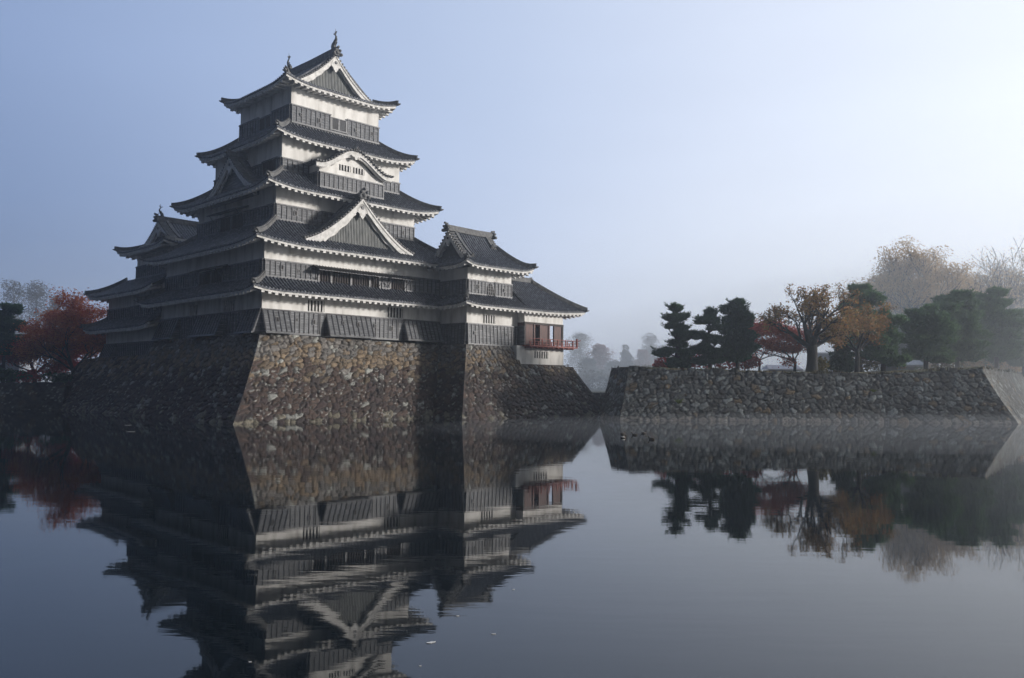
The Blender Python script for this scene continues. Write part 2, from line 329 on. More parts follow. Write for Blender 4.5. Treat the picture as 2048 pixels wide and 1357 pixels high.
def gable(T, G, out, hw, zb, zr, depth, name='gable', lattice=True, bw=.42, front=.0, lat_mat='lattice', flare=.25, roof=True, c=.42, orn=1.0, onis=1.0):
    """triangular gable. G=(u,v) centre on the gable plane; out = outward unit; zb/zr: heights of verge foot and ridge."""
    w = (-out[1], out[0]); H = zr-zb
    def pos(x, d, z): return (G[0]+w[0]*x-out[0]*d, G[1]+w[1]*x-out[1]*d, z)   # d: inward depth
    def zt(t): return zr-H*gprof(t, c)+flare*max(0, abs(t)-.8)*2
    root = None
    if roof:
        tm = MB(); n = 22; sp = .33; o = len(tm.v); cols = []
        k = 0
        while k*sp < depth:
            for ph, h in RIB:
                if (k+ph)*sp < depth: cols.append(((k+ph)*sp, h))
            k += 1
        for sgn in (-1, 1):
            o = len(tm.v)
            for dd, h in cols:
                for i in range(n//2+1):
                    t = i/(n//2)*1.06; tm.v.append(pos(sgn*t*hw, dd-.12, zt(t)+h))
            R = n//2+1
            for cidx in range(len(cols)-1):
                for r in range(R-1):
                    i = o+cidx*R+r; tm.f.append((i, i+1, i+R+1, i+R) if sgn > 0 else (i, i+R, i+R+1, i+1))
        root = T.part(name, tm, 'tile')
        # verge: round tiles lying across the edge, and the heavier verge ridge inboard of them
        vm_ = MB()
        for sgn in (-1, 1):
            nn = int(hw*1.25/.3)
            for i in range(nn+1):
                t = i/nn*1.03; z = zt(t); vm_.tube([pos(sgn*t*hw, -.24, z+.06), pos(sgn*t*hw, .55, z+.08)], [.11, .11], 6)
            path = [pos(sgn*t*hw, .72, zt(t)+.02) for t in [j/10*1.02 for j in range(11)]]
            vm_.sweep(path, (out[0], out[1], 0), .26, .26)
            onigawara(vm_, path[-1], (w[0]*sgn, w[1]*sgn), .6)
        T.part('verge_tiles', vm_, 'ridge', root)
        rm = MB(); rm.sweep([pos(0, -.2, zr-.02), pos(0, depth*.5, zr-.02), pos(0, depth, zr-.02)], (w[0], w[1], 0), .42, .42*orn)
        rm.sweep([pos(0, -.25, zr+.40*orn), pos(0, depth, zr+.40*orn)], (w[0], w[1], 0), .24, .13)
        onigawara(rm, pos(0, -.22, zr-.1), out, 1.15*onis)
        T.part('ridge', rm, 'ridge', root)
    # bargeboard in two steps
    bm = MB()
    for (bh, dz, d0, th) in ((bw, -.10, -.06, .16), (bw*.34, -.06, -.16, .10)):
        for sgn in (-1, 1):
            path = [pos(sgn*t*hw, d0, zt(t)+dz-bh*(1+.25*t)) for t in [i/14*1.02 for i in range(15)]]
            o = len(bm.v)
            for i, q in enumerate(path):
                t = i/14
                hh = bh*(1+.25*t)
                for dd, zz in ((-th/2, 0), (th/2, 0), (th/2, hh), (-th/2, hh)): bm.v.append((q[0]-out[0]*dd, q[1]-out[1]*dd, q[2]+zz))
            for i in range(14):
                for k in range(4): bm.f.append((o+4*i+k, o+4*i+(k+1) % 4, o+4*i+4+(k+1) % 4, o+4*i+4+k))
            bm.f.append((o+56, o+57, o+58, o+59))
    bb = T.part('bargeboard', bm, 'trim', root)
    root = root or bb
    # pendant under the apex
    pm = MB(); s = .9*hw/5.5+.25; zc = zr-.1-bw-.12
    prof = [(0, .25), (.30, .12), (.36, -.08), (.50, -.18), (.46, -.42), (.30, -.50), (.20, -.72), (0, -.95), (-.20, -.72), (-.30, -.50), (-.46, -.42), (-.50, -.18), (-.36, -.08), (-.30, .12)]
    n = len(prof); vs = [pos(a*s, -.14, zc+b*s) for a, b in prof]+[pos(a*s, -.02, zc+b*s) for a, b in prof]
    pm.add(vs, [tuple(range(n)), tuple(range(n, 2*n))[::-1]]+[(i, n+i, n+(i+1) % n, (i+1) % n) for i in range(n)])
    pend = T.part('pendant', pm, 'trim', root)
    hm = MB(); hm.tube([pos(0, -.13, zc-.06*s), pos(0, -.20, zc-.06*s)], [.15*s, .12*s], 8); T.part('boss', hm, 'batten', pend)
    # recessed triangular wall with its lattice of upright slats
    wm = MB(); wd = .42; k = 16
    top = [pos((-1+2*i/k)*hw*.97, wd, zt(-1+2*i/k)-.2) for i in range(k+1)]; bot = [pos((-1+2*i/k)*hw*.97, wd, zb-.7) for i in range(k+1)]
    wm.add(top+bot, [(i, i+1, k+2+i, k+1+i) for i in range(k)])
    T.part('gable_wall', wm, 'batten' if lattice else 'board', root)
    if lattice:
        lm = MB(); x = -hw*.93
        while x < hw*.93:
            zz = zt(x/hw)-bw-.15
            if zz > zb-.45: lm.hexa([pos(x-.045, wd-.10, zb-.6), pos(x+.045, wd-.10, zb-.6), pos(x+.045, wd-.02, zb-.6), pos(x-.045, wd-.02, zb-.6), pos(x-.045, wd-.10, zz), pos(x+.045, wd-.10, zz), pos(x+.045, wd-.02, zz), pos(x-.045, wd-.02, zz)])
            x += .17
        T.part('slats', lm, lat_mat, root)
        # scalloped inner board
    sm = MB()
    for sgn in (-1, 1):
        path = [pos(sgn*t*hw, .16, zt(t)-bw*1.25-.22-.07*math.sin(t*30)-.12*t) for t in [i/22*.86+.08 for i in range(23)]]
        o = len(sm.v)
        for q in path:
            for dd, zz in ((-.05, 0), (.05, 0), (.05, .3), (-.05, .3)): sm.v.append((q[0]-out[0]*dd, q[1]-out[1]*dd, q[2]+zz))
        for i in range(22):
            for kk in range(4): sm.f.append((o+4*i+kk, o+4*i+(kk+1) % 4, o+4*i+4+(kk+1) % 4, o+4*i+4+kk))
    T.part('inner_board', sm, 'trim', root)
    return root
def hipgable(T, rect, axis, z0, H, g0, g1, over, a=.3, lift=.5, over_v=.6, fishes=None, hw_k=None, lat=True, name='roof', both=True, lat_mat='lattice', orn=1.3):
    """hip-and-gable roof. axis 'v': ridge along v, gables facing -v and +v; 'u': ridge along u. g0,g1: end skirt depths."""
    u0, u1, v0, v1 = rect
    if axis == 'v': a0, a1, b0, b1 = v0, v1, u0, u1
    else: a0, a1, b0, b1 = u0, u1, v0, v1
    def XY(al, b): return (b, al) if axis == 'v' else (al, b)
    D = (b1-b0)/2; L = a1-a0; bc = (b0+b1)/2
    tm, fas, raf, hm = MB(), MB(), MB(), MB()
    def fm(x):
        if x < g0: return x/D
        if x > L-g1: return (L-x)/D
        return 1
    n1 = (1, 0) if axis == 'v' else (0, 1); n2 = (-1, 0) if axis == 'v' else (0, -1); ea = (0, 1) if axis == 'v' else (1, 0); eb = (-ea[0], -ea[1])
    slope(tm, XY(a0, b0), ea, n1, L, D, None, None, z0, H, a, 0, fm=lambda x: fm(x)) if False else None
    # side slopes (with corner lift)
    def side(P0, e, n, rev):
        def f_(x): return fm(L-x) if rev else fm(x)
        cols = []; k = 0; sp = .33
        while k*sp < L:
            for ph, h in RIB:
                if (k+ph)*sp < L: cols.append(((k+ph)*sp, h))
            k += 1
        cols.append((L, 0)); ga, gb = (g1, g0) if rev else (g0, g1)
        for xx in (ga-.001, ga+.001, L-gb-.001, L-gb+.001): cols.append((xx, 0))
        cols.sort(); rows = 12; o = len(tm.v)
        for x, h in cols:
            ft = max(0, f_(x))
            for r in range(-1, rows+1):
                f = ft*max(r, 0)/rows
                z = z0+profP(f, H, a)+liftf(x, L, D, D, f, lift, .6)+h
                if r == -1: z -= .11+h*.9
                d = D*f
                tm.v.append((P0[0]+e[0]*x+n[0]*d, P0[1]+e[1]*x+n[1]*d, z))
        R = rows+2
        for c in range(len(cols)-1):
            for r in range(R-1):
                i = o+c*R+r; tm.f.append((i, i+R, i+R+1, i+1))
        eave(fas, raf, P0, e, n, L, z0, H, D, a, (D*.6/1.6, D*.6/1.6, lift), over)
    side(XY(a0, b0), ea, n1, False); side(XY(a1, b1), eb, n2, True)
    for P0, e, n, g in ((XY(a0, b1), (-n1[0], -n1[1]), ea, g0), (XY(a1, b0), n1, eb, g1)):
        Lb = b1-b0
        m2 = MB()
        cols = []; k = 0; sp = .33
        while k*sp < Lb:
            for ph, h in RIB:
                if (k+ph)*sp < Lb: cols.append(((k+ph)*sp, h))
            k += 1
        cols.append((Lb, 0)); o = len(tm.v); rows = 5; gg = g+.5
        for x, h in cols:
            ft = min(gg/D, x/D, (Lb-x)/D)
            for r in range(-1, rows+1):
                f = max(0, ft)*max(r, 0)/rows
                z = z0+profP(f, H, a)+liftf(x, Lb, D, D, f, lift, .6)+h
                if r == -1: z -= .11+h*.9
                tm.v.append((P0[0]+e[0]*x+n[0]*D*f, P0[1]+e[1]*x+n[1]*D*f, z))
        R = rows+2
        for c in range(len(cols)-1):
            for r in range(R-1):
                i = o+c*R+r; tm.f.append((i, i+R, i+R+1, i+1))
        eave(fas, raf, P0, e, n, Lb, z0, H, D, a, (D*.6/1.6, D*.6/1.6, lift), over)
    r = T.part(name, tm, 'tile')
    T.part('eave', fas, 'trim', r); T.part('rafters', raf, 'trim', r)
    for (al, sa, g) in ((a0, 1, g0), (a1, -1, g1)):
        for b, sb in ((b0, 1), (b1, -1)):
            hm = MB()
            c = XY(al, b); hd = XY(sa, sb)
            path = []
            for i in range(9):
                f = g/D*i/8; z = z0+profP(f, H, a)+lift*max(0, 1-f/.6)**4.4
                path.append((c[0]+hd[0]*D*f, c[1]+hd[1]*D*f, z))
            dd = Vector((hd[0], hd[1], 0)).normalized(); sd = (-dd.y, dd.x, 0)
            hm.sweep(path, sd, .36, .36); hm.sweep([(x, y, z+.36) for x, y, z in path], sd, .2, .1)
            onigawara(hm, path[0], (-dd.x, -dd.y), .62)
            q = path[0]; hm.sweep([(q[0]-dd.x*t, q[1]-dd.y*t, q[2]-.05+t*t*1.0) for t in (-.2, 0, .18, .38)], sd, .3, .2, taper=[1, 1, .8, .3])
            T.part('hip_ridge', hm, 'ridge', r)
    zr = z0+H; hm = MB()
    rp = [XY(a0+g0-.35, bc), XY((a0+a1)/2, bc), XY(a1-g1+.35, bc)]
    wv = n1
    hm.sweep([(*rp[0], zr-.05), (*rp[1], zr-.12), (*rp[2], zr-.05)], (wv[0], wv[1], 0), .5, .62*orn/1.3)
    hm.sweep([(*rp[0], zr+.57*orn/1.3), (*rp[1], zr+.50*orn/1.3), (*rp[2], zr+.57*orn/1.3)], (wv[0], wv[1], 0), .3, .14)
    onigawara(hm, (*rp[0], zr-.15), (-ea[0], -ea[1]), 1.2); onigawara(hm, (*rp[2], zr-.15), ea, 1.2)
    T.part('ridge', hm, 'ridge', r)
    # gables
    def gab(al, g, out):
        if g > D*.72: return
        hw = D-g; vm_, bm, wm, lm, pm = MB(), MB(), MB(), MB(), MB()
        def zt(x): return z0+profP(1-abs(x)/D, H, a)
        def pos(x, d, z):
            q = XY(al-out*d, bc+x); return (q[0], q[1], z)
        oo = XY(out, 0)
        for sg in (-1, 1):
            nn = max(6, int(hw*1.3/.3))
            for i in range(nn+1):
                x = sg*hw*i/nn; vm_.tube([pos(x, -.26, zt(x)+.03), pos(x, .5, zt(x)+.08)], [.11, .11], 6)
            path = [pos(sg*hw*t/10, .66, zt(hw*t/10)+.03) for t in range(11)]
            vm_.sweep(path, (oo[0], oo[1], 0), .28, .28); onigawara(vm_, path[-1], XY(0, sg), .6)
            for bh, dz, d0, th in ((.50, -.10, -.08, .16), (.18, -.06, -.19, .09)):
                o = len(bm.v)
                for i in range(15):
                    x = sg*hw*i/14*1.02; zz = zt(x)+dz
                    hh = bh*(1.0+.25*i/14)
                    for dd, z_ in ((-th/2, -hh), (th/2, -hh), (th/2, 0), (-th/2, 0)): bm.v.append(pos(x, d0+dd, zz+z_))
                for i in range(14):
                    for k in range(4): bm.f.append((o+4*i+k, o+4*i+(k+1) % 4, o+4*i+4+(k+1) % 4, o+4*i+4+k))
                bm.f.append((o+56, o+57, o+58, o+59))
            o = len(bm.v)
            for i in range(23):
                x = sg*hw*(.08+.84*i/22); zz = zt(x)-.72-.07*math.sin(i*1.3)
                for dd, z_ in ((.12, 0), (.2, 0), (.2, .3), (.12, .3)): bm.v.append(pos(x, dd, zz+z_))
            for i in range(22):
                for k in range(4): bm.f.append((o+4*i+k, o+4*i+(k+1) % 4, o+4*i+4+(k+1) % 4, o+4*i+4+k))
        T.part('verge_tiles', vm_, 'ridge', r); T.part('bargeboard', bm, 'trim', r)
        zb = zt(hw); k = 14; wd = .4
        top = [pos((-1+2*i/k)*hw, wd, zt((-1+2*i/k)*hw)-.1) for i in range(k+1)]; bot = [pos((-1+2*i/k)*hw, wd, zb-.9) for i in range(k+1)]
        wm.add(top+bot, [(i, i+1, k+2+i, k+1+i) for i in range(k)]); T.part('gable_wall', wm, 'batten', r)
        if lat:
            x = -hw*.95
            while x < hw*.95:
                zz = zt(x)-.5
                if zz > zb-.6: lm.hexa([pos(x-.045, wd-.1, zb-.8), pos(x+.045, wd-.1, zb-.8), pos(x+.045, wd-.02, zb-.8), pos(x-.045, wd-.02, zb-.8), pos(x-.045, wd-.1, zz), pos(x+.045, wd-.1, zz), pos(x+.045, wd-.02, zz), pos(x-.045, wd-.02, zz)])
                x += .17
            T.part('slats', lm, lat_mat, r)
        s = .55+.12*hw; zc = zr-.75
        prof = [(0, .25), (.30, .12), (.36, -.08), (.50, -.18), (.46, -.42), (.30, -.50), (.20, -.72), (0, -.95), (-.20, -.72), (-.30, -.50), (-.46, -.42), (-.50, -.18), (-.36, -.08), (-.30, .12)]
        n = len(prof); vs = [pos(x*s, -.2, zc+b*s) for x, b in prof]+[pos(x*s, -.04, zc+b*s) for x, b in prof]
        pm.add(vs, [tuple(range(n)), tuple(range(n, 2*n))[::-1]]+[(i, n+i, n+(i+1) % n, (i+1) % n) for i in range(n)]); T.part('pendant', pm, 'trim', r)
        bo = MB(); bo.tube([pos(0, -.19, zc-.06*s), pos(0, -.27, zc-.06*s)], [.15*s, .12*s], 8); T.part('boss', bo, 'batten', r)
    gab(a0+g0, g0, -1); gab(a1-g1, g1, 1)
    if fishes:
        zt_ = zr+.62*orn/1.3
        for i, q in enumerate((rp[0], rp[2])):
            if i in fishes:
                sgn = 1 if i == 0 else -1; ins = .35*sgn
                qq = (q[0]+ea[0]*ins, q[1]+ea[1]*ins); fish(T, qq[0], qq[1], zt_, ea[0]*sgn, ea[1]*sgn, fishes[i], r)
    return r

# ------------------------------------------------------------------ walls
def facefn(rect, side):
    u0, u1, v0, v1 = rect
    return {'R': ((u0, v0), (1, 0), (0, -1), u1-u0), 'L': ((u0, v0), (0, 1), (-1, 0), v1-v0),
            'B': ((u0, v1), (1, 0), (0, 1), u1-u0), 'E': ((u1, v0), (0, 1), (1, 0), v1-v0)}[side]
def panel(T, parent, rect, side, x0, x1, z0, z1, flare=0, loops=(), sp=.52, base=.07, name='board_panel'):
    (P, e, n, L) = facefn(rect, side)
    def pt(x, o, z):
        o2 = o+base+flare*(z1-z)/(z1-z0); return (P[0]+e[0]*x+n[0]*o2, P[1]+e[1]*x+n[1]*o2, z)
    def bx(m, xa, xb, oa, ob, za, zb): m.hexa([pt(xa, oa, za), pt(xb, oa, za), pt(xb, ob, za), pt(xa, ob, za), pt(xa, oa, zb), pt(xb, oa, zb), pt(xb, ob, zb), pt(xa, ob, zb)])
    m = MB(); rows = max(3, int(round((z1-z0)/.24))); h = (z1-z0)/rows
    for i in range(rows):      # lapped planks, each tilted out at its foot
        za, zb = z0+i*h, z0+(i+1)*h
        m.hexa([pt(x0, -base*.9, za), pt(x1, -base*.9, za), pt(x1, .035, za), pt(x0, .035, za), pt(x0, -base*.9, zb), pt(x1, -base*.9, zb), pt(x1, .005, zb), pt(x0, .005, zb)])
    if flare:
        for xa, xb in ((x0-.03, x0+.02), (x1-.02, x1+.03)):
            a = [(xa, -base*.9-flare, z0), (xb, -base*.9-flare, z0), (xb, .03, z0), (xa, .03, z0), (xa, -base*.9, z1), (xb, -base*.9, z1), (xb, .03, z1), (xa, .03, z1)]
            m.hexa([pt(*q) for q in a])
        a = [(x0, -flare-.05, z0-.001), (x1, -flare-.05, z0-.001), (x1, .02, z0-.001), (x0, .02, z0-.001), (x0, -flare-.05, z0+.05), (x1, -flare-.05, z0+.05), (x1, .02, z0+.05), (x0, .02, z0+.05)]
    pnl = T.part(name, m, 'board', parent)
    b = MB(); r = MB(); k = max(1, int(round((x1-x0)/sp)))
    for i in range(k+1):
        x = x0+.06+(x1-x0-.12)*i/k; bx(b, x-.04, x+.04, .01, .085, z0+.05, z1-.05)
    bx(r, x0-.04, x1+.04, .0, .12, z1-.09, z1+.03); T.part('top_rail', r, 'rail', pnl); r = MB(); bx(r, x0-.02, x1+.02, .0, .11, z0-.04, z0+.12)
    T.part('battens', b, 'batten', pnl); T.part('bottom_rail', r, 'rail', pnl)
    for lx, lz, lw, lh in loops:
        q = MB(); bx(q, lx-lw/2-.06, lx+lw/2+.06, .03, .11, lz-lh/2-.06, lz+lh/2+.06); fr = T.part('loophole', q, 'rail', pnl)
        q = MB(); bx(q, lx-lw/2, lx+lw/2, .08, .118, lz-lh/2, lz+lh/2); T.part('loophole_opening', q, 'dark', fr) if False else T.part('loophole_hole', q, 'dark', pnl)
    return pnl
def opening(T, parent, rect, side, x0, x1, z0, z1, bars=.22, posts=(), barmat='bar', bw=.09, awning=None, frame='rail', name='window', o0=.012):
    (P, e, n, L) = facefn(rect, side)
    def pt(x, o, z): return (P[0]+e[0]*x+n[0]*o, P[1]+e[1]*x+n[1]*o, z)
    def bx(m, xa, xb, oa, ob, za, zb): m.hexa([pt(xa, oa, za), pt(xb, oa, za), pt(xb, ob, za), pt(xa, ob, za), pt(xa, oa, zb), pt(xb, oa, zb), pt(xb, ob, zb), pt(xa, ob, zb)])
    m = MB(); bx(m, x0, x1, -.05, o0, z0, z1); wn_ = T.part(name, m, 'dark', parent)
    b = MB(); k = max(1, int(round((x1-x0)/bars)))
    for i in range(k):
        x = x0+(i+.5)*(x1-x0)/k; bx(b, x-bw/2, x+bw/2, o0+.003, o0+.07, z0, z1)
    T.part('bars', b, barmat, wn_)
    if frame:
        f = MB()
        for x in (x0, *posts, x1): bx(f, x-.09, x+.09, 0, .14, z0, z1)
        bx(f, x0-.09, x1+.09, 0, .13, z0-.14, z0); bx(f, x0-.09, x1+.09, 0, .15, z1, z1+.08); T.part('frame', f, frame, wn_)
    if awning:
        a0, a1, zt, drop, outd = awning
        a = MB(); nn = max(2, int((a1-a0)/.3))
        q = [pt(a0, .1, zt), pt(a1, .1, zt), pt(a1, outd, zt-drop), pt(a0, outd, zt-drop)]
        a.hexa([(x, y, z-.05) for x, y, z in q]+q)
        for i in range(nn+1):
            x = a0+(a1-a0)*i/nn; A, B = pt(x, .12, zt), pt(x, outd+.05, zt-drop-.02)
            a.tube([(A[0], A[1], A[2]+.03), (B[0], B[1], B[2]+.03)], [.045, .045], 5)
        for x in (a0+.3, a1-.3): a.tube([pt(x, .1, z0+.2), pt(x, outd-.1, zt-drop)], [.03, .03], 4)
        T.part('awning', a, 'batten', wn_)
    return wn_
def storey(T, rect, z0, z1):
    m = MB(); u0, u1, v0, v1 = rect; m.box(u0, u1, v0, v1, z0, z1)
    return T.part('wall', m, 'plaster')
def band(T, w, rect, side, z0, z1, segs, loops=()):
    """segs: list of (x0,x1,flare) in face coordinates"""
    for x0, x1, fl in segs:
        panel(T, w, rect, side, x0, x1, z0, z1, fl, [l for l in loops if x0 < l[0] < x1])

# ================================================================== THE KEEP
LU, LV = 20.2, 19.9
K = Thing('castle_keep', LU/2, LV/2, 7.2, 'tall black and white castle keep with five tiers of grey tiled roofs', 'castle keep')
R1 = (0, LU, 0, LV)
w = storey(K, R1, 7.2, 11.4)
LP = lambda *a: [(x, z, .18 if s else .14, .34 if s else .18) for x, z, s in a]
band(K, w, R1, 'R', 7.25, 9.25, [(-.05, 2.5, .75), (2.55, 5.45, 0), (6.1, 10.9, .75), (10.95, 14.0, 0), (14.7, 19.25, .75)], LP((1.2, 8.4, 1), (3.2, 8.5, 0), (4.9, 8.4, 1), (7.7, 8.5, 0), (9.3, 8.4, 1), (11.4, 8.45, 0), (13.3, 8.3, 1)))
band(K, w, R1, 'L', 7.25, 9.25, [(-.05, 3.0, .75), (3.05, 6.4, 0), (6.45, 11.8, .75), (11.85, 15.4, 0), (15.5, 19.9, .75)], LP((1.4, 8.4, 1), (8.5, 8.4, 1), (17.6, 8.5, 0)))
panel(K, w, R1, 'R', 5.5, 6.05, 7.25, 9.25); panel(K, w, R1, 'R', 14.05, 14.65, 7.25, 9.25)
for x0, x1 in ((4.35, 6.0), (12.9, 14.7)): opening(K, w, R1, 'R', x0, x1, 9.36, 10.3, .33, barmat='trim', bw=.15, frame=None)
for x0, x1 in ((4.8, 6.9), (12.0, 13.7)): opening(K, w, R1, 'L', x0, x1, 9.36, 10.3, .36, barmat='trim', bw=.15, frame=None)
skirt(K, (-1.75, LU+1.75, -1.75, LV+1.75), 2.0, 10.72, 1.35, 1.72, lift=.35, sides='RLBE')
R2 = (.25, LU-.25, .25, LV-.25)
w = storey(K, R2, 11.4, 15.2)
band(K, w, R2, 'R', 12.0, 13.45, [(0, 5.0, 0), (12.0, 12.85, 0), (14.95, 19.7, 0)], LP((1.6, 12.9, 1), (3.2, 12.75, 0)))
opening(K, w, R2, 'R', 5.2, 11.8, 11.95, 13.15, .26, (6.5, 8.6, 10.65), awning=(4.6, 12.0, 13.42, .45, 1.15))
opening(K, w, R2, 'R', 13.0, 14.8, 11.95, 13.1, .26, awning=(12.4, 15.0, 13.4, .4, 1.1))
band(K, w, R2, 'L', 12.0, 13.45, [(0, 7.0, 0), (12.0, 19.4, 0)], LP((3, 12.8, 1)))
opening(K, w, R2, 'L', 7.1, 11.9, 11.95, 13.2, .3, (9.5,), awning=(6.2, 12.1, 13.55, .45, 1.25))
skirt(K, (-1.45, LU+1.45, -1.45, LV+1.45), 3.95, 14.78, 2.75, 1.65, lift=.45, sides='RLBE', a=.78)
R3 = (2.4, LU-2.4, 2.4, LV-2.4)
w = storey(K, R3, 14.8, 20.6)
band(K, w, R3, 'R', 17.4, 18.8, [(0, 15.4, 0)], LP((1.9, 18.2, 1), (4.0, 18.05, 0), (11.6, 18.1, 0), (13.9, 18.1, 1)))
band(K, w, R3, 'L', 17.4, 18.8, [(0, 5.4, 0), (10.4, 15.1, 0)], LP((2.6, 18.2, 0),))
opening(K, w, R3, 'L', 5.5, 10.3, 17.35, 18.75, .3, (8,), awning=(4.6, 10.4, 19.2, .35, 1.35))
skirt(K, (.55, LU-.55, .55, LV-.55), 2.95, 20.08, 2.1, 1.8, lift=.5, sides='RLBE', a=.78)
R4 = (3.5, LU-3.5, 3.5, LV-3.5)
w = storey(K, R4, 20, 25.6)
band(K, w, R4, 'R', 22.15, 23.3, [(0, 13.2, 0)], LP((1.2, 22.7, 1),))
band(K, w, R4, 'L', 22.15, 23.3, [(0, .6, 0), (3.4, 12.9, 0)])
opening(K, w, R4, 'L', .7, 3.3, 22.1, 23.4, .3)
skirt(K, (2.2, LU-2.4, 2.2, LV-2.3), 2.85, 25.15, 2.1, 1.35, lift=.55, sides='RLBE', a=.75)
R6 = (5.1, 15.0, 4.85, 14.55)
w = storey(K, R6, 25, 31.3)
band(K, w, R6, 'R', 27.2, 28.88, [(0, 4.2, 0), (6.1, 9.9, 0)], LP((1.0, 28.1, 0), (2.9, 28.0, 1), (7.1, 28.0, 0), (9.0, 28.05, 1)))
opening(K, w, R6, 'R', 4.3, 6.0, 27.55, 28.6, .12, (5.15,), 'batten', .05)
panel(K, w, R6, 'R', 4.2, 6.1, 27.2, 27.5)
band(K, w, R6, 'L', 27.2, 28.88, [(0, 3.3, 0), (5.8, 9.7, 0)], LP((7.2, 28, 1),))
opening(K, w, R6, 'L', 3.4, 5.7, 27.5, 28.65, .2, (4.5,)); panel(K, w, R6, 'L', 3.3, 5.8, 27.2, 27.45)
hipgable(K, (3.75, 16.35, 3.6, 15.8), 'v', 30.75, 4.35, 1.75, 1.75, 1.3, a=.30, lift=.55, fishes={0: .85, 1: .85})
# big gable over the second roof, gable on the shaded side of the third roof
gable(K, (9.6, -.25), (0, -1), 5.75, 15.55, 20.05, 2.7, bw=.62, onis=1.2)
gable(K, (1.9, 9.95), (-1, 0), 4.9, 20.7, 24.25, 2.2, lattice=False, bw=.5, onis=1.0)
# curved-gable bay on the third roof
bu0, bu1, bv = 6.3, 13.4, 1.75
RB = (bu0, bu1, bv, 4.0)
m = MB(); m.box(bu0, bu1, bv, 4, 20.4, 23.0)
def zk(t):
    t = min(1, abs(t)); return 23.0+1.75*(.5+.5*math.cos(math.pi*min(1, t*1.12)))**.9+.10*max(0, t-.85)
k = 24
fr = [(bu0+.05+(bu1-bu0-.1)*i/k, bv+.001, zk(-1+2*i/k)-.35) for i in range(k+1)]; bo = [(x, y, 22.9) for x, y, z in fr]
m.add(fr+bo, [(i, k+1+i, k+2+i, i+1) for i in range(k)])
bay = K.part('curved_gable_bay', m, 'plaster')
panel(K, bay, RB, 'R', 0, bu1-bu0, 20.85, 22.25); panel(K, bay, RB, 'L', 0, 2.2, 20.85, 22.25); panel(K, bay, RB, 'E', 0, 2.2, 20.85, 22.25)
opening(K, bay, RB, 'R', 2.1, 3.35, 22.8, 23.35, .28, barmat='trim', bw=.12, frame=None); opening(K, bay, RB, 'R', 3.65, 4.9, 22.8, 23.35, .28, barmat='trim', bw=.12, frame=None)
bc_, bh_ = (bu0+bu1)/2, (bu1-bu0)/2+.65
for (y0, y1, top, bot, mat, nm) in ((bv-.55, bv-.40, -.02, -.42, 'trim', 'curved_bargeboard'), (bv-.42, bv-.2, -.30, -.62, 'trim', 'curved_inner_board')):
    m = MB(); o = 0; kk = 36
    for i in range(kk+1):
        t = -1+2*i/kk; x = bc_+t*bh_; z = zk(t)
        tt = 1-.25*abs(t) if nm == 'curved_inner_board' else 1
        for y, zz in ((y0, z+bot*tt), (y1, z+bot*tt), (y1, z+top), (y0, z+top)): m.v.append((x, y, zz))
    for i in range(kk):
        for q in range(4): m.f.append((4*i+q, 4*i+(q+1) % 4, 4*i+4+(q+1) % 4, 4*i+4+q))
    m.f += [(3, 2, 1, 0), (4*kk, 4*kk+1, 4*kk+2, 4*kk+3)]
    K.part(nm, m, mat, bay)
m = MB(); sp = .33; cols = []; kq = 0; dep = 3.2
while kq*sp < dep:
    for ph, h in RIB:
        if (kq+ph)*sp < dep: cols.append(((kq+ph)*sp, h))
    kq += 1
kk = 36
for d, h in cols:
    for i in range(kk+1):
        t = -1.03+2.06*i/kk; m.v.append((bc_+t*bh_, bv-.62+d, zk(t)+.02+h))
for c in range(len(cols)-1):
    for i in range(kk):
        q = c*(kk+1)+i; m.f.append((q, q+1, q+kk+2, q+kk+1))
cr = K.part('curved_roof', m, 'tile', bay)
m = MB()
for i in range(29):
    t = -1.0+2.0*i/28; m.tube([(bc_+t*bh_, bv-.78, zk(t)+.07), (bc_+t*bh_, bv-.2, zk(t)+.1)], [.10, .10], 6)
m.sweep([(bc_, bv-.75, zk(0)+.05), (bc_, bv+2, zk(0)+.05)], (1, 0, 0), .34, .24)
onigawara(m, (bc_, bv-.72, zk(0)-.02), (0, -1), .6)
m.sweep([(bc_+(-1.03+2.06*i/20)*bh_, bv+.05, zk(-1.03+2.06*i/20)+.08) for i in range(21)], (0, 1, 0), .22, .16)
K.part('verge_tiles', m, 'ridge', bay)
m = MB(); zc = zk(0)-.55; prof = [(-.55, .1), (-.35, -.06), (-.2, -.04), (-.12, -.22), (0, -.30), (.12, -.22), (.2, -.04), (.35, -.06), (.55, .1)]
n = len(prof); m.add([(bc_+a, bv-.62, zc+b) for a, b in prof]+[(bc_+a, bv-.5, zc+b) for a, b in prof], [tuple(range(n)), tuple(range(n, 2*n))[::-1]]+[(i, n+i, n+(i+1) % n, (i+1) % n) for i in range(n)])
K.part('pendant', m, 'trim', bay)

# ================================================================== CORNER TURRET (front right of the keep)
CT = Thing('corner_turret', 22.4, -1.7, 6.9, 'small two storey turret under its own hip and gable roof, joined to the tall keep', 'turret')
A1 = (19.3, 26.3, -4.0, 1.2)
w = storey(CT, A1, 6.9, 11.4)
band(CT, w, A1, 'R', 6.95, 9.0, [(0, 6.1, .12)], LP((.9, 8.1, 0), (5.2, 8.1, 0)))
panel(CT, w, A1, 'R', 6.15, 7.0, 6.95, 9.0)
band(CT, w, A1, 'L', 6.95, 9.0, [(0, 4.0, .1)])
opening(CT, w, A1, 'R', 2.2, 3.9, 9.15, 9.95, .32, barmat='trim', bw=.15, frame=None)
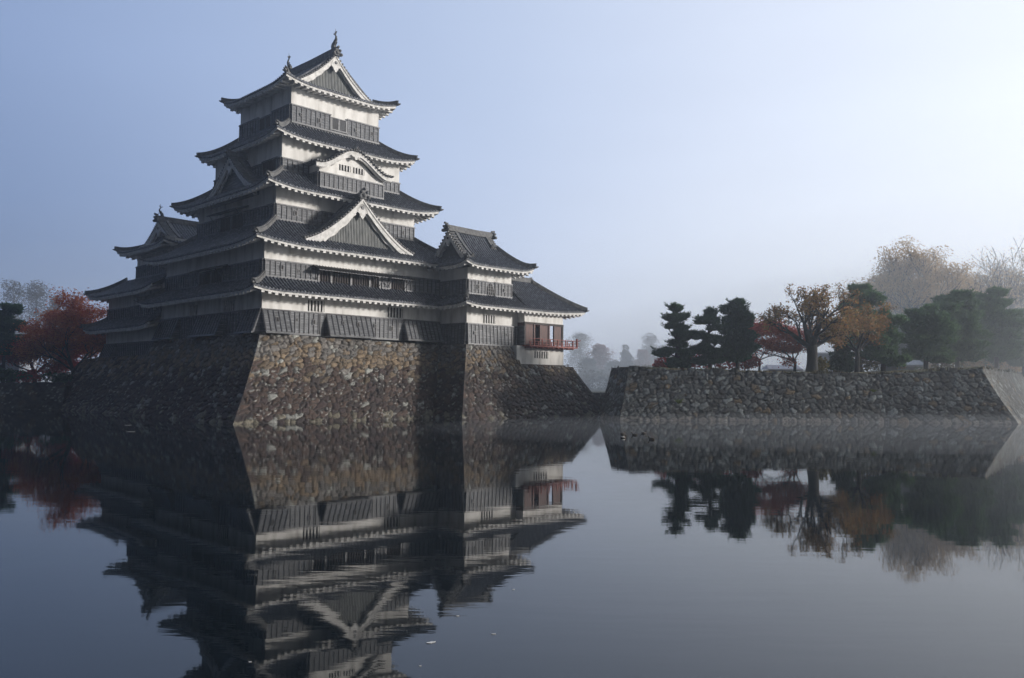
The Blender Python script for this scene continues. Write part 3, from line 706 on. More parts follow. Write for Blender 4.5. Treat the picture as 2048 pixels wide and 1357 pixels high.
# lower skirt roof: only the front and its left return
tm, hm, fas, raf = MB(), MB(), MB(), MB()
ez = 10.72
slope(tm, (17.65, -5.7), (1, 0), (0, 1), 8.6, 1.9, 1.9, None, ez, 1.3, .72, .3); slope(tm, (17.65, -1.0), (0, -1), (1, 0), 4.7, 1.9, None, 1.9, ez, 1.3, .72, .3)
eave(fas, raf, (17.65, -5.7), (1, 0), (0, 1), 8.6, ez, 1.3, 1.9, .72, (1.9, None, .3), 1.65); eave(fas, raf, (17.65, -1.6), (0, -1), (1, 0), 4.1, ez, 1.3, 1.9, .72, (None, 1.9, .3), 1.6)
hip(hm, (17.65, -5.7), (1, 1), 1.9, 1.9, ez, 1.3, .72, .3)
r = CT.part('roof', tm, 'tile'); CT.part('eave', fas, 'trim', r); CT.part('rafters', raf, 'trim', r); CT.part('hip_ridge', hm, 'ridge', r)
A2 = (19.4, 25.4, -3.95, 1.0)
w = storey(CT, A2, 11.2, 15.0)
band(CT, w, A2, 'R', 11.85, 13.25, [(0, 2.35, 0), (3.6, 6.0, 0)], LP((1.3, 12.6, 1), (4.9, 12.55, 0)))
band(CT, w, A2, 'L', 11.85, 13.25, [(0, 4.0, 0)])
# bell-shaped window
P = (19.4+2.98, -3.95)
arch = [(-.55, 0), (-.50, .55), (-.38, .85), (-.18, 1.08), (0, 1.22), (.18, 1.08), (.38, .85), (.50, .55), (.55, 0)]
m = MB(); n = len(arch); z0 = 11.95
m.add([(P[0]+a*1.18, P[1]-.08, z0-.08+b*1.1) for a, b in arch]+[(P[0]+a*1.18, P[1]-.001, z0-.08+b*1.1) for a, b in arch], [tuple(range(n)), tuple(range(n, 2*n))[::-1]]+[(i, n+i, n+(i+1) % n, (i+1) % n) for i in range(n)])
bw_ = CT.part('bell_window', m, 'rail', w)
m = MB(); m.add([(P[0]+a, P[1]-.09, z0+b) for a, b in arch], [tuple(range(n))]); CT.part('pane', m, 'dark', bw_)
m = MB()
for x in (-.3, 0, .3): m.box(P[0]+x-.025, P[0]+x+.025, P[1]-.13, P[1]-.095, z0, z0+1.15-abs(x)*.8)
for zz in (.3, .6, .85): m.box(P[0]-.48+zz*.1, P[0]+.48-zz*.1, P[1]-.13, P[1]-.095, z0+zz-.02, z0+zz+.02)
CT.part('bars', m, 'rail', bw_)
for a, b in ((0.05, 2.35), (3.6, 5.95)): pass
m = MB(); m.box(19.4+2.35, 19.4+3.6, -4.01, -3.94, 11.85, 13.25); CT.part('board_backing', m, 'board', w)
hipgable(CT, (17.8, 27.2, -5.55, 2.15), 'u', 14.55, 3.65, 1.15, 2.75, 1.4, a=.55, lift=.45, lat=False, orn=.9)

# ================================================================== MOON VIEWING PAVILION
MP = Thing('moon_viewing_pavilion', 29.4, -2.2, 5.1, 'low open pavilion with red wooden veranda beside the corner turret', 'pavilion')
B0 = (25.2, 32.3, -5.0, .8)
w = storey(MP, B0, 5.1, 7.05)
opening(MP, w, B0, 'R', 2.6, 4.75, 5.85, 6.55, .34, barmat='trim', bw=.16, frame=None)
m = MB(); m.box(25.0, 32.5, -5.12, .9, 5.0, 5.2); MP.part('sill_beam', m, 'bar')
# room: brown boarded walls with open bays, white band above
m = MB(); m.box(26.35, 32.25, -4.95, .75, 9.45, 10.9); top = MP.part('upper_wall', m, 'plaster')
m = MB(); m.box(26.35, 26.5, -4.95, .75, 7.1, 9.45); m.box(26.5, 32.25, .6, .75, 7.1, 9.45)
m.box(32.1, 32.25, -2.6, .6, 7.1, 9.45); back = MP.part('back_wall', m, 'brownwood')
m = MB(); m.box(26.3, 26.42, -5.0, -3.9, 7.0, 9.1); MP.part('board_panel', m, 'board')
m = MB()
for x0, x1 in ((26.5, 27.75), (28.75, 30.0), (30.95, 32.1)): m.box(x0, x1, -4.9, -4.82, 7.25, 9.45)
for k in range(12): 
    for x0, x1 in ((26.5, 27.75), (28.75, 30.0), (30.95, 32.1)): m.box(x0+.04, x1-.04, -4.93, -4.9, 7.35+k*.17, 7.38+k*.17)
sp_ = MP.part('shutter_panels', m, 'brownwood')
for x in (26.42, 27.8, 28.7, 30.05, 30.9, 32.18):
    m = MB(); m.box(x-.09, x+.09, -5.0, -4.8, 7.1, 9.5); MP.part('post', m, 'bar' if x > 32 or x < 26.5 else 'brownwood')
m = MB(); m.box(26.4, 32.3, -5.0, -4.85, 9.3, 9.5); MP.part('lintel', m, 'bar')
m = MB(); m.box(26.0, 33.4, -6.05, .8, 6.98, 7.12); fl = MP.part('veranda_floor', m, 'redwood')
m = MB(); x = 26.4
while x < 33.2: m.box(x-.08, x+.08, -6.0, -4.9, 6.84, 6.979); x += .8
MP.part('floor_joists', m, 'redwood', fl)
m = MB(); rz = (7.25, 7.5, 7.78)
for zz, tk in zip(rz, (.05, .04, .06)):
    m.box(25.95, 33.75, -5.98-tk/2, -5.98+tk/2, zz-tk/2, zz+tk/2); m.box(33.32-tk/2, 33.32+tk/2, -6.35, .6, zz-tk/2, zz+tk/2)
m.tube([(33.6, -5.98, 7.78), (33.95, -5.98, 7.86)], [.045, .05], 6)
rl = MP.part('veranda_railing', m, 'redwood')
for k in range(12):
    m = MB(); x = 26.1+.6*k; m.box(x-.05, x+.05, -6.03, -5.93, 7.121, 7.74 if k % 2 else 7.47); MP.part('railing_post', m, 'redwood', rl)
for k in range(8):
    m = MB(); v_ = -5.4+.75*k; m.box(33.27, 33.37, v_-.05, v_+.05, 7.121, 7.74); MP.part('railing_post', m, 'redwood', rl)
m = MB(); m.box(33.25, 33.4, -6.06, -5.9, 7.121, 8.0); MP.part('railing_post', m, 'redwood', rl)
# roof: hipped, its front eave in line with the turret's skirt
tm, hm, fas, raf = MB(), MB(), MB(), MB()
Dm = 3.7
slope(tm, (26.2, -5.7), (1, 0), (0, 1), 9.0, Dm, None, 5.0, ez, 3.35, .88, .35, rows=10)
slope(tm, (35.2, -5.7), (0, 1), (-1, 0), 7.4, 5.0, Dm, Dm, ez, 3.35, .88, .35, rows=10)
slope(tm, (35.2, 1.7), (-1, 0), (0, -1), 9.0, Dm, 5.0, None, ez, 3.35, .88, .35, rows=10)
eave(fas, raf, (26.2, -5.7), (1, 0), (0, 1), 9.0, ez, 3.35, Dm*1.6, .6, (None, 5.0, .35), .9); eave(fas, raf, (35.2, -5.7), (0, 1), (-1, 0), 7.4, ez, 3.35, 5.5, .6, (Dm, Dm, .35), 2.8)
hip(hm, (35.2, -5.7), (-1, 1), 5.0, Dm, ez, 3.35, .88, .35); hm2 = MB(); hip(hm2, (35.2, 1.7), (-1, -1), 5.0, Dm, ez, 3.35, .88, .35); hm3, hm = hm, MB()
hm.sweep([(26.2, -2.0, 14.0), (30.25, -2.0, 14.0)], (0, 1, 0), .42, .5); onigawara(hm, (30.3, -2.0, 13.95), (1, 0), .9)
r = MP.part('roof', tm, 'tile'); MP.part('eave', fas, 'trim', r); MP.part('rafters', raf, 'trim', r); MP.part('ridge', hm, 'ridge', r); MP.part('hip_ridge', hm3, 'ridge', r); MP.part('hip_ridge', hm2, 'ridge', r)

# ================================================================== SMALL KEEP (behind on the shaded side)
SK = Thing('small_keep', 5.5, 27.5, 5.7, 'smaller dark keep with a fish ornament, standing behind the tall keep in shade', 'castle keep')
S1 = (0, 11, 19.9, 34.7)
w = storey(SK, S1, 5.6, 9.4)
band(SK, w, S1, 'L', 5.7, 7.2, [(0, 2.5, .5), (2.6, 11.4, 0), (11.5, 14.8, .6)])
skirt(SK, (-1.9, 12.9, 18.5, 36.7), 2.0, 8.65, 1.2, 1.8, lift=.35, sides='LBE')
S2 = (.1, 10.9, 20.0, 34.5)
w = storey(SK, S2, 9.2, 13.0)
band(SK, w, S2, 'L', 9.65, 11.05, [(0, 14.5, 0)], LP((4, 10.4, 0), (10, 10.4, 0)))
skirt(SK, (-1.7, 12.7, 18.5, 36.4), 3.2, 12.3, 2.0, 1.8, lift=.45, sides='LBE')
S3 = (1.5, 9.5, 21.4, 30.4)
w = storey(SK, S3, 12.9, 17.9)
band(SK, w, S3, 'L', 14.3, 15.65, [(0, 9.0, 0)], LP((6.6, 15.0, 1),))
band(SK, w, S3, 'R', 14.3, 15.65, [(0, 8.0, 0)])
hipgable(SK, (-.2, 11.2, 19.7, 32.1), 'u', 17.0, 3.3, 2.2, 2.2, 1.6, a=.45, lift=.5, lat=False, fishes={0: .6, 1: .6}, orn=.9)

# ------------------------------------------------------------------ dry stone walls with every stone modelled
def hash_rng(seed): return np.random.RandomState(seed)
def stone_wall(T_off, path, offs, ztop, zbot, offfn, palette, seed, step=.075, cw=.66, ch=.42, miter=None, warp=0, topjag=.0, relief=1.0):
    """path: list of plan points; offs: outward vectors (offset direction) at each; returns verts, faces, colours"""
    rs = hash_rng(seed); V, F, C = [], [], []; base = 0; run = 0
    for si in range(len(path)-1):
        A = np.array(path[si], float); B = np.array(path[si+1], float); oa = np.array(offs[si], float); ob = np.array(offs[si+1], float)
        zt0, zt1 = ztop[si]
        L = np.linalg.norm(B-A)+.5*(np.linalg.norm(oa)+np.linalg.norm(ob))*0+.0
        Lm = np.linalg.norm((B+ob*offfn(2))-(A+oa*offfn(2)))
        nx = max(3, int(Lm/step)); nz = max(3, int((max(zt0, zt1)-zbot)/step*1.08))
        s = np.linspace(0, 1, nx); t = np.linspace(0, 1, nz); S, Tt = np.meshgrid(s, t)
        X = S*Lm; zt = zt0+(zt1-zt0)*S; Z = zbot+(zt-zbot)*Tt
        off = offfn(Z)
        PX = A[0]+(B[0]-A[0])*S+(oa[0]+(ob[0]-oa[0])*S)*off; PY = A[1]+(B[1]-A[1])*S+(oa[1]+(ob[1]-oa[1])*S)*off
        # seeds
        seeds = []
        rows = int((max(zt0, zt1)-zbot)/ch)+3
        for r in range(rows):
            x = -1.0+rs.rand()*cw
            while x < Lm+1:
                wv = cw*(.55+.9*rs.rand()); seeds.append((x+wv/2, zbot+(r+.5*rs.rand())*ch, .75+.6*rs.rand(), rs.rand()*1.6-.6, 1.15+.6*rs.rand()))
                if rs.rand() < .6: seeds.append((x+wv*(rs.rand()), zbot+(r+rs.rand())*ch, .30+.2*rs.rand(), rs.rand()*2-1, 1.1+.4*rs.rand()))
                x += wv
        if zbot > -.6:      # long corner blocks laid alternately one way and the other
            for r in range(int((max(zt0, zt1)-zbot)/.66)+1):
                if np.linalg.norm(oa) > 1.1: seeds.append((.35 if (r+si) % 2 else .8, zbot+(r+.5)*.66, 1.15, 0, 1.2 if (r+si) % 2 else 2.6))
                if np.linalg.norm(ob) > 1.1: seeds.append((Lm-(.8 if (r+si) % 2 else .35), zbot+(r+.5)*.66, 1.15, 0, 2.6 if (r+si) % 2 else 1.2))
        sd = np.array(seeds); wx = .10*np.sin(Z*3.1+X*1.7)+.06*np.sin(X*7.3+Z*5.1); wz = .08*np.sin(X*2.9+1.3)+.05*np.sin(X*8.1-Z*6.2)
        px = (X+wx).ravel(); pz = (Z+wz).ravel(); npx = len(px)
        F1 = np.full(npx, 1e9); F2 = np.full(npx, 1e9); ID = np.zeros(npx, int)
        order = np.argsort(px); sx = px[order]
        for i, (a, b, rr, ang, asp) in enumerate(sd):
            lo, hi = np.searchsorted(sx, a-2.0), np.searchsorted(sx, a+2.0); idx = order[lo:hi]
            dx = px[idx]-a; dz = pz[idx]-b; k = np.abs(dz) < 1.8; idx = idx[k]; dx = dx[k]; dz = dz[k]
            ca, sa = math.cos(ang*.6), math.sin(ang*.6); x2 = (dx*ca+dz*sa)/math.sqrt(asp); z2 = (-dx*sa+dz*ca)*math.sqrt(asp)
            # blend of round and square metric gives blocky stones
            d = (.35*np.sqrt(x2*x2+z2*z2)+.65*np.maximum(np.abs(x2+.25*z2), np.abs(z2-.2*x2))*1.08)/rr
            c1 = d < F1[idx]; i1 = idx[c1]; F2[i1] = F1[i1]; F1[i1] = d[c1]; ID[i1] = i
            c2 = (~c1) & (d < F2[idx]); F2[idx[c2]] = d[c2]
        E = (F2-F1)
        g = np.clip(E/.13, 0, 1); g = g*g*(3-2*g)
        tiltx = rs.rand(len(sd))*.14-.07; tiltz = rs.rand(len(sd))*.20-.12; hb = rs.rand(len(sd))*.12
        sdx = px-sd[ID, 0]; sdz = pz-sd[ID, 1]
        Hh = relief*g*(.11+.7*hb[ID]+tiltx[ID]*sdx+tiltz[ID]*sdz)
        # large quoins at the corners: rows of alternating length
        Hr = Hh.reshape(X.shape); edge = np.minimum(X, Lm-X)
        e = np.clip(edge/.35, 0, 1); ea_ = np.clip(X/.12, 0, 1) if np.linalg.norm(oa) < 1.1 else np.clip(X/.35, 0, 1); eb_ = np.clip((Lm-X)/.12, 0, 1) if np.linalg.norm(ob) < 1.1 else np.clip((Lm-X)/.35, 0, 1); e = np.minimum(ea_, eb_); Hr = Hr*e+.09*relief*(1-e)
        Aw = B-A; nrm = np.array([Aw[1], -Aw[0]])/np.linalg.norm(Aw)
        if nrm @ (oa+ob) < 0: nrm = -nrm
        ba = np.clip(1-X/.5, 0, 1)*(1 if np.linalg.norm(oa) > 1.2 else 0); bb_ = np.clip(1-(Lm-X)/.5, 0, 1)*(1 if np.linalg.norm(ob) > 1.2 else 0)
        DX = nrm[0]*(1-ba-bb_)+oa[0]*ba+ob[0]*bb_; DY = nrm[1]*(1-ba-bb_)+oa[1]*ba+ob[1]*bb_
        PX = PX+DX*Hr; PY = PY+DY*Hr; PZ = Z+.35*Hr*(Tt < .98)*0
        if topjag: PZ = PZ+(Tt > .999)*(topjag*(rs.rand(len(sd))[ID].reshape(X.shape)-.5))
        V.append(np.stack([PX.ravel(), PY.ravel(), PZ.ravel()], 1))
        col = palette(sd, rs, zbot)[ID]
        lich = (np.sin(px*9.1+pz*4.7)*np.sin(px*3.7-pz*11.3) > .55)
        lc = rs.rand(len(sd)) < .3
        m_ = lich & lc[ID] & (pz < 4.2); col[m_] = col[m_]*.4+np.array([.34, .34, .31])*.6
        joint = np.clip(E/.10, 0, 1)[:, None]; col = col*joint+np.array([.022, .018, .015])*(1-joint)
        C.append(col)
        ii = np.arange(nx-1)[None, :]+np.arange(nz-1)[:, None]*nx+base; ii = ii.ravel()
        F.append(np.stack([ii, ii+1, ii+nx+1, ii+nx], 1)); base += nx*nz
    return np.concatenate(V), np.concatenate(F), np.concatenate(C)
def build_np(name, V, F, C, mat, parent=None, off=(0, 0, 0)):
    me = bpy.data.meshes.new(name); V = V-np.array(off)
    me.vertices.add(len(V)); me.vertices.foreach_set('co', V.astype(np.float32).ravel())
    me.loops.add(F.size); me.polygons.add(len(F)); me.polygons.foreach_set('loop_start', np.arange(0, F.size, F.shape[1], dtype=np.int32))
    me.loops.foreach_set('vertex_index', F.astype(np.int32).ravel()); me.update(calc_edges=True); me.materials.append(mat)
    if C is not None:
        ca = me.color_attributes.new('stone', 'FLOAT_COLOR', 'POINT'); ca.data.foreach_set('color', np.concatenate([C, np.ones((len(C), 1))], 1).astype(np.float32).ravel())
    me.polygons.foreach_set('use_smooth', [True]*len(me.polygons))
    o = bpy.data.objects.new(name, me); COL.objects.link(o)
    if parent: o.parent = parent
    return o
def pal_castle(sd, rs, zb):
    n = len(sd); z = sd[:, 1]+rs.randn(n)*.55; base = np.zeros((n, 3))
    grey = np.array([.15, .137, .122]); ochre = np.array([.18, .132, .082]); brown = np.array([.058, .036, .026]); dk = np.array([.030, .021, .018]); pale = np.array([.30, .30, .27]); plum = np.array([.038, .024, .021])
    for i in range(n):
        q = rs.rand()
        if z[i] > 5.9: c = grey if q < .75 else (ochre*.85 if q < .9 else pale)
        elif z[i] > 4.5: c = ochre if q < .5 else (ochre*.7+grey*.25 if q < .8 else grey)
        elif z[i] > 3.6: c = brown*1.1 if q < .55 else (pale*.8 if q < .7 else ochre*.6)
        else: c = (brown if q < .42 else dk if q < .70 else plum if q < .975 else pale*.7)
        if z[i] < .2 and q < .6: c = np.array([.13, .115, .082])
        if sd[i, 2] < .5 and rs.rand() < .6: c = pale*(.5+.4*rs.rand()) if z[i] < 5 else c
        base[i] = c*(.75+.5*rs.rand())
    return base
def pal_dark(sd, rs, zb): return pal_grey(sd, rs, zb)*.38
def pal_grey(sd, rs, zb):
    n = len(sd); base = np.zeros((n, 3))
    for i in range(n):
        q = rs.rand(); c = np.array([.105, .108, .10]) if q < .45 else np.array([.055, .052, .044]) if q < .80 else np.array([.20, .215, .205]) if q < .94 else np.array([.15, .105, .055])
        if sd[i, 1] < .2: c = np.array([.17, .15, .12])
        base[i] = c*(.7+.55*rs.rand())
    return base
ZT = 7.25
def off_castle(z): return 4.35*np.clip((ZT-z)/ZT, 0, 1.2)**1.22
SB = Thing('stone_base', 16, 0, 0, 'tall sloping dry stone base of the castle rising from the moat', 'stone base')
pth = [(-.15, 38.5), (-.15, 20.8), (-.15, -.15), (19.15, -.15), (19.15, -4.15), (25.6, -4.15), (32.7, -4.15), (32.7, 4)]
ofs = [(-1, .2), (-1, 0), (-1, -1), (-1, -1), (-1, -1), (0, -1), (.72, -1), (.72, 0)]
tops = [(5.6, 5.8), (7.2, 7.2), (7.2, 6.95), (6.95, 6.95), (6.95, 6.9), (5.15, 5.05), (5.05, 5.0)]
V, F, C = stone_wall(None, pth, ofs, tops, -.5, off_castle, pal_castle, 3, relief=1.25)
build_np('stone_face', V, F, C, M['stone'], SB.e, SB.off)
# solid core and levelled tops under the buildings
m = MB(); m.box(.5, 19.5, .5, 20.6, 4, 7.15); m.box(.5, 12, 20.6, 36, 4, 5.55); m.box(19.5, 25.5, -3.6, 2, 4, 6.88); m.box(25.5, 32.2, -4.3, 2, 3, 5.0)
SB.part('core', m, 'earth')
m = MB()   # plastered cheek below the pavilion where the high base steps down
for (a, b) in (((25.62, -5.0), (25.62, -4.1)),): pass
m.add([(24.6, -4.95, 6.95), (25.25, -4.98, 5.3), (25.25, -4.2, 6.95)], [(0, 1, 2)])
# return face of the high base above the low one
VV = [(25.6, -4.15-off_castle(6.9), 6.9), (25.6, 2, 6.9), (25.6, 2, 4.8), (25.6, -4.15-off_castle(4.8), 4.8)]
m = MB(); m.add(VV, [(0, 1, 2, 3)]); SB.part('step_face', m, 'stone')

# ------------------------------------------------------------------ the right-hand moat wall, back wall, left bank
def world_wall(name, path, offs, tops, fn, pal, seed, label, cat, zbot=-.4, step=.1, cw=.8, ch=.5, topjag=.15, relief=.7):
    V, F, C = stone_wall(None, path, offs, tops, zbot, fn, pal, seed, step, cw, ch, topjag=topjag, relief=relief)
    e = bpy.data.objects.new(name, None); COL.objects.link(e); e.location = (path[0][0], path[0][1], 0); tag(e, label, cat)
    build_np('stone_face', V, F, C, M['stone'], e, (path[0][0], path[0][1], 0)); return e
def off_r(z): return 1.9*np.clip((4.8-z)/4.8, 0, 1.2)**1.15
CW0 = (10.9, 77.3); CWL = (9.7, 80.6); CWR = (43.6, 77.0); CWE = (75, 119)
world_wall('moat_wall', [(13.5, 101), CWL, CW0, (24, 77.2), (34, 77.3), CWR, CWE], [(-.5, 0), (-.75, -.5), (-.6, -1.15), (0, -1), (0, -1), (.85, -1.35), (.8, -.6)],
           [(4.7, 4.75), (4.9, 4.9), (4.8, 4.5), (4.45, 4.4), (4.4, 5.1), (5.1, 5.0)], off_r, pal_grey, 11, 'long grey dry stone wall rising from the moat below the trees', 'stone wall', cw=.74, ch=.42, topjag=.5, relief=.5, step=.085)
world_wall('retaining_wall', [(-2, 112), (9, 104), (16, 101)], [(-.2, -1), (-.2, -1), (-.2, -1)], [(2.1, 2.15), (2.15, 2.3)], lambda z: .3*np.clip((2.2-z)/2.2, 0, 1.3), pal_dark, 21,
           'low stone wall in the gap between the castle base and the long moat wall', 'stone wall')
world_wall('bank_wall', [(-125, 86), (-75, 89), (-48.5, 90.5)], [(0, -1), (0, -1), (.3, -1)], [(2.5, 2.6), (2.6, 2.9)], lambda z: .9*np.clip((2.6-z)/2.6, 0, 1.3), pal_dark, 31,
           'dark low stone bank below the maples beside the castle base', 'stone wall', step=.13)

def sheet(name, poly, z, mat, kind='structure', thick=0, step=None):
    m = MB(); n = len(poly); m.add([(x, y, z) for x, y in poly], [tuple(range(n))])
    if thick: m.add([(x, y, z) for x, y in poly]+[(x, y, z-thick) for x, y in poly], [(i, n+i, n+(i+1) % n, (i+1) % n) for i in range(n)])
    o = m.build(name, M[mat]); o['kind'] = kind; return o
sheet('far_ground', [(-14, 150), (-2.2, 112.3), (9, 104.3), (16, 101.3), (40, 101), (90, 125), (1500, 900), (1500, 2500), (-1500, 2500), (-1500, 700), (-300, 180), (-60, 140)], 2.12, 'grass')
sheet('left_ground', [(-125, 86.3), (-75, 89.3), (-48.5, 90.8), (-46, 97), (-30, 120), (-14, 151), (-300, 400), (-400, 86.3)], 2.55, 'earth', thick=3)
# raised ground behind the moat wall: gently humped turf
g = MB(); gx = np.linspace(10.3, 80, 90); gy = np.linspace(0, 1, 24)
def fronty(x):
    if x < 10.9: return 80.6+(x-9.7)*(77.3-80.6)/1.2
    if x < 43.6: return 77.25
    return 77.0+(x-43.6)*42/31.4
def topz(x): return float(np.interp(x, [9, 11, 24, 34, 43.6, 80], [4.85, 4.75, 4.45, 4.4, 5.0, 4.9]))
for j, ty in enumerate(gy):
    for i, x in enumerate(gx):
        y0 = fronty(x)+.12; y1 = min(150, max(y0+.1, 80.6+(x-9.95)*5.37), max(x/.138, 81 if x < 13 else 0) if x < 21 else 150); y = y0+(y1-y0)*ty**1.5
        g.v.append((x, y, topz(x)-.03+.12*math.sin(x*1.7+y)*math.sin(x*.6)*(ty > 0)+.10*(ty > .02)+.05*rnd.random()))
for j in range(23):
    for i in range(89):
        q = j*90+i; g.f.append((q, q+1, q+91, q+90))
go = g.build('terrace_ground', M['grass'], smooth=True); go['kind'] = 'structure'

# grass fringe along the top of the wall
def leaf_blades(mb, x, y, z, h, n, r, rs):
    for _ in range(n):
        a = rs.random()*6.28; d = rs.random()*r; bx, by = x+math.cos(a)*d, y+math.sin(a)*d; t = rs.random()*6.28; hh = h*(.5+rs.random()*.7)
        dx, dy = math.cos(t)*.03, math.sin(t)*.03; lx, ly = (rs.random()-.5)*hh, (rs.random()-.5)*hh
        mb.add([(bx-dx, by-dy, z), (bx+dx, by+dy, z), (bx+lx, by+ly, z+hh)], [(0, 1, 2)])
gm = MB()
for i in range(1500):
    x = 11+rnd.random()*58; y = fronty(x)+.15+rnd.random()**2*2.5; leaf_blades(gm, x, y-.1*rnd.random(), topz(x)-.02, .22+.3*max(0, math.sin(x*.9)*math.sin(x*.23+1)), 4, .2, rnd)
for i in range(300):
    x = -2+rnd.random()*17; t = (x+2)/17; leaf_blades(gm, x, 112.5-t*11+rnd.random()*1.5, 2.1, .13, 4, .3, rnd)
tag(gm.build('grass', M['grass']), 'short dry grass along the wall top', 'grass', kind='stuff')

# ------------------------------------------------------------------ water
mw, nt, p = newmat('moat_water')
p.inputs['Base Color'].default_value = (.006, .010, .013, 1); p.inputs['Roughness'].default_value = .025; p.inputs['IOR'].default_value = 1.33
n1 = N(nt, 'ShaderNodeTexNoise'); n1.inputs['Scale'].default_value = 1.0; n1.inputs['Detail'].default_value = 4; n1.inputs['Roughness'].default_value = .5; nt.links.new(coords(nt, .55, 2.0, 1), n1.inputs['Vector'])
n3 = N(nt, 'ShaderNodeTexNoise'); n3.inputs['Scale'].default_value = .05; nt.links.new(coords(nt, 1, 2.5, 1), n3.inputs['Vector'])
mr2 = N(nt, 'ShaderNodeMapRange'); mr2.inputs[1].default_value = .4; mr2.inputs[2].default_value = .65; mr2.inputs[3].default_value = .35; mr2.inputs[4].default_value = 1.2; nt.links.new(n3.outputs[0], mr2.inputs[0])
mul = N(nt, 'ShaderNodeMath', operation='MULTIPLY'); nt.links.new(n1.outputs[0], mul.inputs[0]); nt.links.new(mr2.outputs[0], mul.inputs[1])
bw2 = N(nt, 'ShaderNodeBump'); bw2.inputs['Strength'].default_value = .045; bw2.inputs['Distance'].default_value = .05
nt.links.new(mul.outputs[0], bw2.inputs['Height']); nt.links.new(bw2.outputs[0], p.inputs['Normal'])
m = MB(); m.add([(-1500, -60, 0), (1500, -60, 0), (1500, 2000, 0), (-1500, 2000, 0)], [(0, 1, 2, 3)]); wo = m.build('moat_water', mw); wo['kind'] = 'structure'
m = MB(); m.box(-1600, 1600, -70, 2600, -2.2, -2.0); bo = m.build('moat_bed', M['earth']); bo['kind'] = 'structure'

# ------------------------------------------------------------------ trees
def leafquad(mb, c, s, rs, flat=.3):
    a = Vector((rs.gauss(0, 1), rs.gauss(0, 1), rs.gauss(0, flat))).normalized(); b = a.cross(Vector((rs.gauss(0, 1), rs.gauss(0, 1), rs.gauss(0, 1)))).normalized()
    c = Vector(c); s1 = s*(.6+.8*rs.random())
    mb.add([c-a*s1*.5, c+b*s1*.38, c+a*s1*.5, c-b*s1*.38], [(0, 1, 2, 3)])
def tuft(mb, c, s, rs, up=.8):
    c = Vector(c)
    for _ in range(4):
        d = Vector((rs.gauss(0, .7), rs.gauss(0, .7), up*(.3+rs.random()))).normalized()*s*(.6+.6*rs.random())
        b = d.cross(Vector((rs.gauss(0, 1), rs.gauss(0, 1), rs.gauss(0, 1)))).normalized()*s*.14
        mb.add([c-b, c+b, c+d], [(0, 1, 2)])
def cloud(mb, c, r, n, s, rs, kind='leaf', fill=.5):
    """leaves through an uneven ellipsoid"""
    ph = [rs.random()*6.28 for _ in range(4)]
    for _ in range(n):
        d = Vector((rs.gauss(0, 1), rs.gauss(0, 1), rs.gauss(0, 1))).normalized()
        k = (fill+(1-fill)*rs.random()**.6)*(1+.16*math.sin(3*d.x+ph[0]+2*d.z)+.14*math.sin(5*d.y+ph[1])+.12*math.sin(6*d.z+ph[2]+4*d.x))
        q = (c[0]+d.x*r[0]*k, c[1]+d.y*r[1]*k, c[2]+d.z*r[2]*k)
        if kind == 'leaf': leafquad(mb, q, s, rs)
        else: tuft(mb, q, s, rs)
def tree(name, x, y, z, label, cat='tree', group=None):
    e = bpy.data.objects.new(name, None); COL.objects.link(e); e.location = (x, y, z); tag(e, label, cat, group); return e
def pine(x, y, z, h, pads, label, mat='pine', lean=0, name='pine_tree', dens=.62, tr=.22, group=None, ts=.40, seed=1):
    """cloud-pruned pine; pads: (dx, height fraction, radius, thickness)"""
    rs = random.Random(seed); e = tree(name, x, y, z, label, 'tree', group); t = MB(); cr_ = MB()
    ax = [(lean*math.sin(i/8*3.0)*h*.06, .05*math.sin(i*1.3)*h*.05, h*i/8*.93) for i in range(9)]
    t.tube([(0, 0, -.3)]+ax, [tr*1.35]+[tr*(1-.75*i/8) for i in range(9)], 8)
    for dx, hf, r, th in pads:
        zc = h*hf; k = min(8, max(0, hf/.93*8)); i = int(min(7, k)); f = k-i
        bx = ax[i][0]*(1-f)+ax[i+1][0]*f; dy = (rs.random()-.5)*r*.7
        t.tube([(bx, 0, zc-h*.06), (bx+dx*.5, dy*.5, zc-h*.01-.05), (bx+dx, dy, zc-.05)], [tr*.45, tr*.32, tr*.15], 5)
        nb = int(6+r*3)
        for j in range(nb):
            a = j/nb*6.28+rs.random(); q = (bx+dx+math.cos(a)*r*.62*(.5+.6*rs.random()), dy+math.sin(a)*r*.62*(.5+.5*rs.random()), zc+(rs.random()-.4)*th*1.1)
            rr = r*(.34+.22*rs.random()); cloud(cr_, q, (rr, rr, th*(.4+.2*rs.random())), int(150*dens*r), ts, rs, 'tuft', .35)
        cloud(cr_, (bx+dx, dy, zc), (r*.6, r*.6, th*.55), int(340*dens*r*.6), ts, rs, 'tuft', .3)
        for j in range(int(9*r+3)):
            a = rs.random()*6.28; q0 = Vector((bx+dx+math.cos(a)*r*.75, dy+math.sin(a)*r*.75, zc+(rs.random()-.35)*th*.9)); dv = Vector((math.cos(a), math.sin(a), .35+.5*rs.random())).normalized()*(.25+.45*rs.random())
            t.tube([tuple(q0-dv*.5), tuple(q0+dv)], [.03, .012], 3)
            for k in range(5): tuft(cr_, q0+dv*(k/4), ts*.8, rs)
    for dx, hf, r, th in pads[:2]:
        for j in range(int(8*r)+2):
            a = rs.random()*6.28; q = Vector((dx+math.cos(a)*r*.8*rs.random(), math.sin(a)*r*.7*rs.random(), h*hf+th*.35)); hh = .25+.4*rs.random()
            for k in range(14): leafquad(cr_, q+Vector((rs.gauss(0, .05), rs.gauss(0, .05), hh*k/13)), .2, rs)
    t.build('trunk', M['bark'], e, smooth=True); cr_.build('crown', M[mat], e)
    return e
